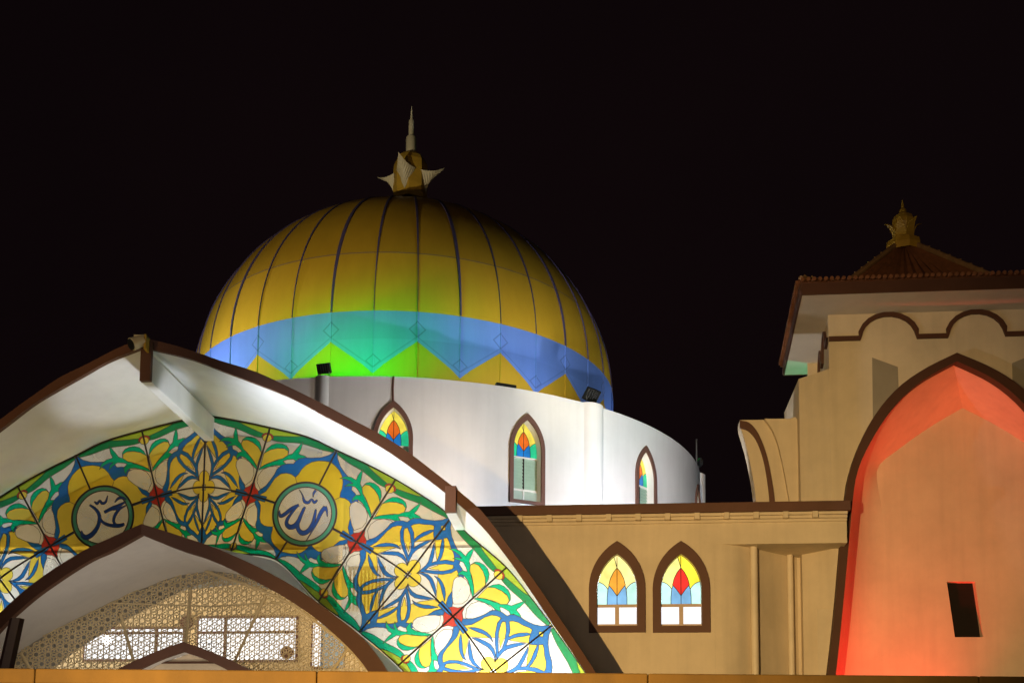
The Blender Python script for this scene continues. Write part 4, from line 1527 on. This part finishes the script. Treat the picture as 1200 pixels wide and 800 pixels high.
# recess with the rain pipes
mb = MB()
uR, wR = P(934, 657, 28.5)[0], 28.5
cv = spline([(ub + 0.001, WW + 0.002)] + [(P(x, 650, w)[0], w) for x, w in ((850, 27.03), (866, 27.16), (882, 27.42), (898, 27.78), (916, 28.16))] + [(uR, wR)], 5)
mb.grid([[L(u, w, 0) for u, w in cv], [L(u, w, z_beam) for u, w in cv]], CREAM)
mb.face([L(uR, wR, 0), L(uR + 0.7, wR, 0), L(uR + 0.7, wR, z_beam), L(uR, wR, z_beam)], CREAM)
mb.build('recess_wall', wing, smooth=True)
mb = MB()
mb.face([L(ub, WW + 0.003, z_beam + 0.003), L(ue, WW + 0.003, z_beam + 0.003), L(ue, 29.5, z_beam + 0.003), L(ub, 29.5, z_beam + 0.003)], CREAM)
mb.build('recess_soffit', wing)
for px_, w_, r_ in ((884, 27.32, 0.09), (926.5, 28.22, 0.075)):
    mb = MB(); u_ = P(px_, 700, w_)[0]
    mb.tube([L(u_, w_, 0), L(u_, w_, z_beam)], r_, mat('cream_pipe', (0.68, 0.58, 0.44), 0.45), 14)
    mb.build('rain_pipe', wing, smooth=True)
# flat roof
mb = MB()
mb.box(ua, ue, WW + 0.6, WW + 5, z_cop0 - 0.35, z_cop0 - 0.22, GREYST)
mb.build('roof', wing)

# ------------------------------------------------------------------ corner tower
WT = 27.6
tower = thing('corner_tower', 'cream corner tower with overhanging tiled roof and a red-lit arched niche', 'tower', L(8, 29, 0))
uP = P(1121.5, 413, 27.35)[0]           # axis of the portal
uTL = P(971, 400, WT)[0]                # left edge of the upper block
uTC = 7.62
uTR = 2 * uTC - uTL + 0.75
z_sof = P(972, 369, WT)[2]
z_sh = P(972, 432, WT)[2]
WBK = 30.6
trim_o = [(1121.5, 413), (1085, 431), (1053.5, 453), (1027, 483.5), (1007.6, 520), (995.8, 554), (990.5, 585), (985, 640), (979, 710), (970.5, 786), (958, 880)]
trim_i = [(1121.5, 423), (1085, 443), (1059, 464), (1038, 489), (1019, 520), (1006, 549), (1000, 580), (994.5, 640), (988, 710), (980, 786), (968, 880)]
wt_ = 27.35
TO = [(P(x, y, wt_)[0], P(x, y, wt_)[2]) for x, y in trim_o]; TI = [(P(x, y, wt_)[0], P(x, y, wt_)[2]) for x, y in trim_i]
TO = resample(spline(TO, 6), 44); TI = resample(spline(TI, 6), 44)
sym = lambda pts: pts[::-1] + [(2 * uP - u, z) for u, z in pts[1:]]
TOs, TIs = sym(TO), sym(TI)
mb = MB()
rows = [[L(u, w, z) for u, z in e] for e, w in ((TOs, wt_), (TIs, wt_), (TIs, WT + 0.02), (TOs, WT + 0.02), (TOs, wt_))]
mb.grid(rows, BROWND)
mb.build('arch_trim', tower)
# front wall with the niche opening
zbot = TIs[0][1]
open_ = [(u, z) for u, z in TIs]
fl = [[P(x, y, WT)[0], P(x, y, WT)[2]] for x, y in ((1022, 419), (1052, 430), (1053.5, 470), (1023, 505))]
fr2 = [[2 * uP - p[0] + 0.02, p[1] + 0.02] for p in fl]
wall_loop = [(uTL, z_sof), (uTR, z_sof), (uTR, 0.02)] + [(u, z) for u, z in open_[::-1]] + [(uTL, zbot)]
# right part below the portal is solid to the tower's edge; left part likewise
wall_loop = [(uTL, z_sof), (uTL, zbot)] + open_ + [(uTR + 0.6, zbot), (uTR + 0.6, z_sh), (uTR, z_sh), (uTR, z_sof)]
mb = MB()
tr_out = [(u, z) for u, z in TOs]
mid = [((a_[0] + b_[0]) / 2, (a_[1] + b_[1]) / 2) for a_, b_ in zip(TOs, TIs)]
wl = [(uTL, z_sof), (uTL, mid[0][1])]
lowL = [p for p in mid if True]
wl = [(uTL, z_sof)] + [(uTL, mid[0][1])]
body = [(uTL, z_sof), (uTL, z_sh)]
# find where the trim's middle line crosses uTL
left = [p for p in mid[:len(mid) // 2] if p[0] > uTL + 0.05]
uW_ = 2 * uP - TOs[0][0]
right = mid[len(mid) // 2:]
body = [(uTL, z_sof), (uTL, left[0][1])] + left + right + [(uW_, right[-1][1]), (uW_, z_sh), (uTR, z_sh), (uTR, z_sof)]
mb.prism([body], WT, WT + 0.06, CREAM)
mb.build('front_wall', tower)
# side and back of the upper block, shoulder chamfer of the lower body
mb = MB()
uS, wS = P(937, 500, 28.2)[0], 28.2
uTLb = uTL + 0.30
mb.face([L(uTL, WT, z_sof), L(uTLb, WBK, z_sof), L(uTLb, WBK, z_sh - 0.3), L(uTL, WT, z_sh - 0.3)], CREAM)
mb.face([L(uTR, WT, z_sof), L(uTR, WBK, z_sof), L(uTR, WBK, z_sh), L(uTR, WT, z_sh)], CREAM)
mb.face([L(uTL, WBK, z_sof), L(uTR, WBK, z_sof), L(uTR, WBK, z_sh - 0.3), L(uTL, WBK, z_sh - 0.3)], CREAM)
uTW = 2 * uP - TOs[0][0]
mb.face([L(uTR, WT + 0.06, z_sh), L(uTW, WT + 0.06, z_sh), L(uTW, WBK, z_sh), L(uTR, WBK, z_sh)], CREAM)
mb.face([L(uTW, WT + 0.06, z_sh), L(uTW, WBK, z_sh), L(uTW, WBK, 0), L(uTW, WT + 0.06, 0)], CREAM)
mb.face([L(uTL, WBK, z_sh), L(uTW, WBK, z_sh), L(uTW, WBK, 0), L(uTL, WBK, 0)], CREAM)
mb.build('upper_wall', tower)
mb = MB()
mb.face([L(uTL, WT + 0.001, z_sh), L(uS, wS, z_sh), L(uS, wS, 0), L(uTL, WT + 0.001, 0)], CREAM)
mb.face([L(uS, wS, z_sh), L(uS, WBK, z_sh), L(uS, WBK, 0), L(uS, wS, 0)], CREAM)
mb.face([L(uTL, WT + 0.001, z_sh), L(uS, wS, z_sh), L(uS, WBK, z_sh), L(uTL, WBK, z_sh)], CREAM)
mb.face([L(uTL, WT + 0.001, 0), L(uTL, WT + 0.001, left[0][1]), L(TOs[0][0] + 0.1, WT + 0.001, left[0][1]), L(TOs[0][0] + 0.1, WT + 0.001, 0)], CREAM)
mb.build('shoulder_wall', tower)
# niche: loft from the opening to a smaller pointed back wall that leans
NB = 29.3
bk = [(P(x, y, NB)[0], P(x, y, NB)[2]) for x, y in ((1128, 478), (1104, 491.5), (1078, 508), (1052, 527), (1030, 545), (1028, 565), (1034, 600), (1036, 650), (1034, 710), (1030, 786), (1024, 880))]
bk = resample(spline(bk, 6), 44)
ub0 = bk[0][0]
bkr = [(2 * ub0 - u, z) for u, z in bk]
BKs = bk[::-1] + bkr[1:]
mb = MB()
rows = []
z_r0, z_r1 = P(1020, 500, 28)[2], P(1020, 580, 28)[2]
for t in np.linspace(0, 1, 14):
    row = []
    for a_, b_ in zip(TIs, BKs):
        k_ = min(1.0, max(0.0, (z_r0 - b_[1]) / (z_r0 - z_r1)))
        tp = t * (1 - k_) + (1 - math.cos(t * math.pi / 2)) * k_
        td = t * (1 - k_) + math.sin(t * math.pi / 2) * k_
        row.append(L(a_[0] * (1 - tp) + b_[0] * tp, (WT + 0.02) * (1 - td) + NB * td, a_[1] * (1 - tp) + b_[1] * tp))
    rows.append(row)
NICHE = mat('niche_stucco', (0.66, 0.52, 0.38), 0.85, 0.13, 0.7, 0.3, 60, streak=0.08)
mb.grid(rows, NICHE)
nr_ = mb.build('niche_reveal', tower, smooth=True)
slit = [PZ(x, y, NB) for x, y in ((1109.5, 681), (1142.5, 681), (1152, 746), (1119, 746))]
mb = MB(); mb.prism([BKs, slit], NB, NB + 0.25, NICHE); mb.build('niche_wall', tower)
mb = MB()
mb.prism([(u * 1.0, z) for u, z in slit], NB + 0.2, NB + 0.26, BLACKV)
mb.build('slit_window', tower)
# shade left and right of the portal's tip, painted as flat grey panels
for q in (fl, fr2):
    mb = MB()
    mb.prism([tuple(p) for p in q], WT - 0.012, WT - 0.002, mat('grey_shade_paint', (0.30, 0.26, 0.20), 0.9, 0.1, 1.5))
    mb.build('shade_panel', tower)
# scalloped moulding
def moulding(pts, d, parent, name='scalloped_moulding'):
    mb = MB()
    a_ = offset_line(pts, 0.055); b_ = offset_line(pts, -0.055)
    rows = [[T for T in r] for r in d(a_, b_)]
    mb.grid(rows, BROWND)
    return mb.build(name, parent)


def scallop(u0, half_w, z0, rise, n_=12):
    return [(u0 + half_w * math.cos(t), z0 + rise * math.sin(t)) for t in np.linspace(math.pi, 0, n_)]


zm = P(1090, 394.5, WT)[2]
c1, c2 = P(1041, 395, WT)[0], P(1144, 393, WT)[0]
hw1 = P(1075, 395, WT)[0] - P(1041, 395, WT)[0]
rs = P(1041, 369, WT)[2] - P(1041, 396, WT)[2]
line = [(uTL, zm), (uTL + 0.2, zm)] + [(c1 - hw1, zm - 0.001)] + scallop(c1, hw1, zm, rs)[1:] + [(c2 - hw1, zm - 0.001)] + scallop(c2, hw1, zm, rs)[1:] + [(uTR - 0.2, zm), (uTR, zm)]
moulding(line, lambda a_, b_: [[L(u, w, z) for u, z in e] for e, w in ((a_, WT - 0.07), (b_, WT - 0.07), (b_, WT), (a_, WT), (a_, WT - 0.07))], tower)
dpt = WBK - WT
line = [(0.0, zm), (0.45, zm)] + scallop(0.95, 0.45, zm, rs * 0.9)[1:] + [(1.7, zm)] + scallop(2.15, 0.45, zm, rs * 0.9)[1:] + [(dpt, zm)]
moulding(line, lambda a_, b_: [[L(uTL + 0.30 * w / dpt - q_, WT + w, z) for w, z in e] for e, q_ in ((a_, 0.07), (b_, 0.07), (b_, 0.0), (a_, 0.0), (a_, 0.07))], tower)
# eaves and roof
WE = 26.48
uEL = P(940, 343, WE)[0]; uER = 2 * uTC - uEL
uELb = uEL + 0.32
z_e0 = z_sof + 0.003
z_e1 = P(940, 330.5, WE)[2]
WEB = 31.4
mb = MB()
mb.face([L(uEL, WE, z_e0), L(uER, WE, z_e0), L(uER, WEB, z_e0), L(uELb, WEB, z_e0)], mat('eave_soffit_paint', (0.62, 0.54, 0.44), 0.85, 0.1, 1.2, 0.2, 60))
mb.build('eave_soffit', tower)
mb = MB()
mb.box(uEL - 0.03, uER + 0.03, WE - 0.05, WE, z_e0 - 0.01, z_e1, BROWND)
for q_ in (0,):
    e0, e1 = (uEL, WE + 0.002), (uELb, WEB)
    c4 = [L(e0[0], e0[1], 0), L(e1[0], e1[1], 0), L(e1[0] - 0.05, e1[1], 0), L(e0[0] - 0.05, e0[1], 0)]
    lo_ = [p + Vector((0, 0, z_e0 - 0.01)) for p in c4]; hi_ = [p + Vector((0, 0, z_e1)) for p in c4]
    mb.face(lo_, BROWND); mb.face(hi_, BROWND)
    for i in range(4):
        mb.face([lo_[i], lo_[(i + 1) % 4], hi_[(i + 1) % 4], hi_[i]], BROWND)
mb.box(uER, uER + 0.05, WE + 0.002, WEB, z_e0 - 0.01, z_e1, BROWND)
mb.box(uELb - 0.03, uER + 0.03, WEB, WEB + 0.05, z_e0 - 0.01, z_e1, BROWND)
mb.build('eave_fascia', tower, bevel=0.008)
# pyramid of tiles, flat at the eaves and steep towards the finial
def roof_f(t):
    return 0.40 * t if t < 0.42 else 0.168 + (t - 0.42) * (0.832 / 0.58)



zA = P(1059, 290, 29.4)[2]
uA, wA = P(1059, 290, 29.4)[0], 29.4
mb = MB()
corners = [(uEL - 0.1, WE - 0.12), (uER + 0.1, WE - 0.12), (uER + 0.1, WEB + 0.12), (uELb - 0.1, WEB + 0.12)]
rows = []
nlev = 16
nb = 26
for t in np.linspace(0, 1, nlev):
    zlev = z_e1 - 0.02 + (zA - z_e1 + 0.02) * roof_f(t)
    rr = 1 - t * 0.95
    row = []
    for s in range(4):
        a_, b_ = corners[s], corners[(s + 1) % 4]
        for k in range(nb):
            f_ = k / nb
            u_ = a_[0] + (b_[0] - a_[0]) * f_; w_ = a_[1] + (b_[1] - a_[1]) * f_
            row.append(L(uA + (u_ - uA) * rr, wA + (w_ - wA) * rr, zlev + 0.035 * math.cos(f_ * nb * math.pi)))
    rows.append(row)
mb.grid(rows, TILE, True)
mb.face([L(c_[0], c_[1], z_e1 - 0.05) for c_ in corners], TILE)
roof = mb.build('tiled_roof', tower)
# round eave tiles
mb = MB()
nT = 46
for k in range(nT):
    u_ = uEL - 0.08 + (uER - uEL + 0.16) * (k + 0.5) / nT
    mb.tube([L(u_, WE - 0.17, z_e1 - 0.005), L(u_, WE + 0.35, z_e1 + 0.05)], 0.05, TILE, 8)
for k in range(40):
    w_ = WE - 0.05 + (WEB - WE + 0.1) * (k + 0.5) / 40
    du_ = 0.32 * (w_ - WE) / (WEB - WE)
    mb.tube([L(uEL + du_ - 0.15, w_, z_e1 - 0.005), L(uEL + du_ + 0.35, w_, z_e1 + 0.05)], 0.05, TILE, 8)
mb.build('eave_tiles', roof)
# hip ridges with upturned tile ends
RID = mat('ridge_tile', (0.26, 0.15, 0.07), 0.6, 0.3, 4)
for s in range(4):
    c_ = corners[s]
    mb = MB()
    pts_ = []
    for t in np.linspace(0.02, 0.97, 15):
        zlev = z_e1 - 0.02 + (zA - z_e1 + 0.02) * roof_f(t)
        rr = 1 - t * 0.95
        pts_.append(L(uA + (c_[0] - uA) * rr, wA + (c_[1] - wA) * rr, zlev + 0.06))
    mb.tube(pts_, 0.07, RID, 8)
    for i in range(1, len(pts_) - 1):
        d = (pts_[i - 1] - pts_[i + 1]).normalized()
        mb.tube([pts_[i], pts_[i] + d * 0.16 + Vector((0, 0, 0.10))], [0.06, 0.02], RID, 6)
    mb.build('hip_ridge', roof)
# tower finial
ctr = L(uA, wA, 0)
zt2 = lambda py: P(1058, py, wA)[2]
mb = MB()
prof = [(0.44, zt2(297)), (0.46, zt2(290)), (0.43, zt2(284)), (0.30, zt2(281)), (0.21, zt2(279.5)), (0.22, zt2(272)), (0.28, zt2(264)), (0.285, zt2(259)), (0.23, zt2(254)), (0.12, zt2(250.5))]
mb.lathe(ctr, prof, FINGOLD, 8)
tf = mb.build('finial', tower)
mb = MB(); mb.lathe(ctr, [(0.11, zt2(251)), (0.085, zt2(246)), (0.045, zt2(244.5)), (0.04, zt2(241)), (0.006, zt2(234))], FINGOLD, 10); mb.build('spire', tf, smooth=True)
for k in range(6):
    a_ = math.radians(-3 + 60 * k)
    er = Vector((math.cos(a_), math.sin(a_), 0)); et_ = Vector((-math.sin(a_), math.cos(a_), 0))
    rows = []
    for t in np.linspace(0, 1, 7):
        c_ = Vector((ctr.x, ctr.y, zt2(281) + (zt2(262.5) - zt2(281)) * (1 - (1 - t) ** 1.7))) + er * (0.23 + 0.26 * t ** 1.8)
        h_ = 0.15 * (1 - t) ** 0.7 + 0.004
        rows.append([c_ - et_ * h_, c_ + et_ * h_])
    mb = MB(); mb.grid(rows, FINGOLD)
    r2 = [[p - er * 0.025 for p in rw] for rw in rows]
    mb.grid(r2, FINGOLD)
    for s in (0, 1):
        mb.grid([[rw[s] for rw in rows], [rw[s] for rw in r2]], FINGOLD)
    mb.build('petal', tf)

# red lamp on the niche floor; added plate keeps its light off the eave
rl = thing('niche_floodlight', 'red floodlight on the floor of the tower niche, with an added unseen light-blocking plate', 'floodlight', L(7.1, 28.1, 0))
mb = MB(); mb.box(6.85, 7.35, 27.97, 28.2, 0.75, 1.05, DARK); mb.build('housing', rl, bevel=0.01)
mb = MB(); mb.box(6.0, 8.5, 27.90, 27.93, 0.6, 3.4, DARK); mb.build('light_blocker', rl)
mb = MB(); mb.tube([L(7.1, 28.08, 0), L(7.1, 28.08, 0.75)], 0.04, STEEL, 8); mb.build('stand', rl)

lamp('green_flood_behind_tower', 'SPOT', L(6.6, 31.15, 10.2), 260, (0.10, 1.0, 0.55), L(4.9, 30.9, 13.8), 0.03, 120, 0.3)

# ------------------------------------------------------------------ flared buttress between wing and tower
butt = thing('flared_buttress', 'curved cream buttress with a brown rib rising above the wing coping', 'wall', L(5, 28.6, 0))
WQ = 28.7
lc = [(867, 492), (868, 501), (872, 514), (877, 533), (881, 552), (884, 570), (886, 590), (888, 640)]
lcu = [PZ(x, y, WQ) for x, y in lc]
lcu = spline(lcu, 4)
top = [PZ(945, 491, WQ)]
mb = MB()
mb.prism(lcu + [PZ(945, 640, WQ)] + top, WQ, WQ + 0.5, CREAM)
mb.build('wall', butt)
ra = spline([PZ(x, y, WQ - 0.05) for x, y in ((867, 492.5), (877, 495), (886, 504), (893, 518), (899, 536), (904, 560), (908, 590), (911, 640))], 4)
rb = spline([PZ(x, y, WQ - 0.05) for x, y in ((867, 501), (876, 504), (884, 512), (890, 524), (895, 540), (899, 562), (902, 590), (904, 640))], 4)
mb = MB(); mb.prism(ra + rb[::-1], WQ - 0.07, WQ - 0.001, BROWN); mb.build('rib', butt)
ga = spline([PZ(x, y, WQ - 0.12) for x, y in ((868, 492), (896, 491), (905, 504), (912, 522), (918, 548), (923, 575), (926, 595), (930, 640))][1:], 4)
mb = MB(); mb.prism([PZ(945, 491, WQ - 0.12)] + ga + [PZ(945, 640, WQ - 0.12)], WQ - 0.16, WQ - 0.0015, CREAM); mb.build('raised_panel', butt)
mb = MB(); mb.prism([PZ(925, 490.5, WQ), PZ(945, 485, WQ), PZ(945, 491, WQ)], WQ, WQ + 0.3, CREAM); mb.build('cap', butt)

# ------------------------------------------------------------------ foreground parapet and post
par = thing('foreground_parapet', 'ochre-lit parapet wall running across the bottom of the view', 'wall', (0, 9, 0))
zp = P(600, 788.3, 9.0)[2]


def PB(px, w=9.0):
    return w * (px - 600) / F


mb = MB()
t_ = 0.0
mb.obox(Vector((0, 9.14, (zp - 0.12) / 2)), Vector((14, 0, 0)), Vector((0, 0.1, 0)), Vector((0, 0, (zp - 0.12) / 2)), OCHRE)
mb.build('wall', par)
js = [-14.0, PB(38), PB(370), PB(760), PB(1150), 14.0]
zs_ = lambda x: 0
mb = MB()
for a_, b_ in zip(js[:-1], js[1:]):
    tilt = -0.008
    c = Vector(((a_ + b_) / 2, 9.12, zp - 0.06 ))
    mb.obox(c, Vector(((b_ - a_) / 2 - 0.003, 0, 0)), Vector((0, 0.15, 0)), Vector((0, 0, 0.06)), OCHRE)
mb.build('coping', par, bevel=0.012)
post = thing('leaning_post', 'dark brown six-sided post leaning right at the lower left behind the parapet', 'post', (-5.4, 12, 0))
WPo = 12.0
mb = MB()
b0 = np.array(P(5, 792, WPo)); b1 = np.array(P(20, 724.5, WPo))
dirv = (b1 - b0); dirv = dirv / np.linalg.norm(dirv)
lowp = b0 - dirv * ((b0[2]) / dirv[2])
rows = []
for c_, r_ in ((lowp, 0.10), (b0, 0.083), (b1, 0.078)):
    rows.append([L(c_[0] + r_ * math.cos(math.pi / 3 * k + 0.35), c_[1] + r_ * math.sin(math.pi / 3 * k + 0.35), c_[2]) for k in range(6)])
mb.grid(rows, GREYBR, True)
mb.face(rows[-1], GREYBR)
mb.build('shaft', post)
mb = MB()
bb = L(*lowp)
mb.obox(bb + Vector((0, 0, 0.012)), (0.2, 0, 0), (0, 0.2, 0), (0, 0, 0.012), GREYBR); mb.build('base_plate', post)

# ------------------------------------------------------------------ lamp at the canopy's tip
ap = P(163, 402, 19.75)
apl = L(*ap)
tip = thing('spotlight', 'small gold and black spotlight fixed at the tip of the canopy', 'light', apl)
mb = MB()
ax_ = (L(-0.5, -0.6, -0.35) - L(0, 0, 0)).normalized()
mb.tube([apl + Vector((0.05, 0, 0.05)) - ax_ * 0.02, apl + ax_ * 0.16], [0.10, 0.12], FINPALE, 14)
mb.build('housing', tip, smooth=True)
mb = MB(); mb.tube([apl + ax_ * 0.16, apl + ax_ * 0.18], 0.105, DARK, 14); mb.build('lens', tip)
mb = MB()
mb.obox(apl + Vector((0.12, 0.08, 0.02)), (0.02, 0, 0), (0, 0.12, 0), (0, 0, 0.14), FINGOLD)
mb.obox(apl + Vector((0.02, 0.05, 0.14)), (0.12, 0, 0), (0, 0.06, 0), (0, 0, 0.02), FINPALE)
mb.build('bracket', tip)

for o in list(bpy.data.objects):
    if '_org' in o:
        del o['_org']
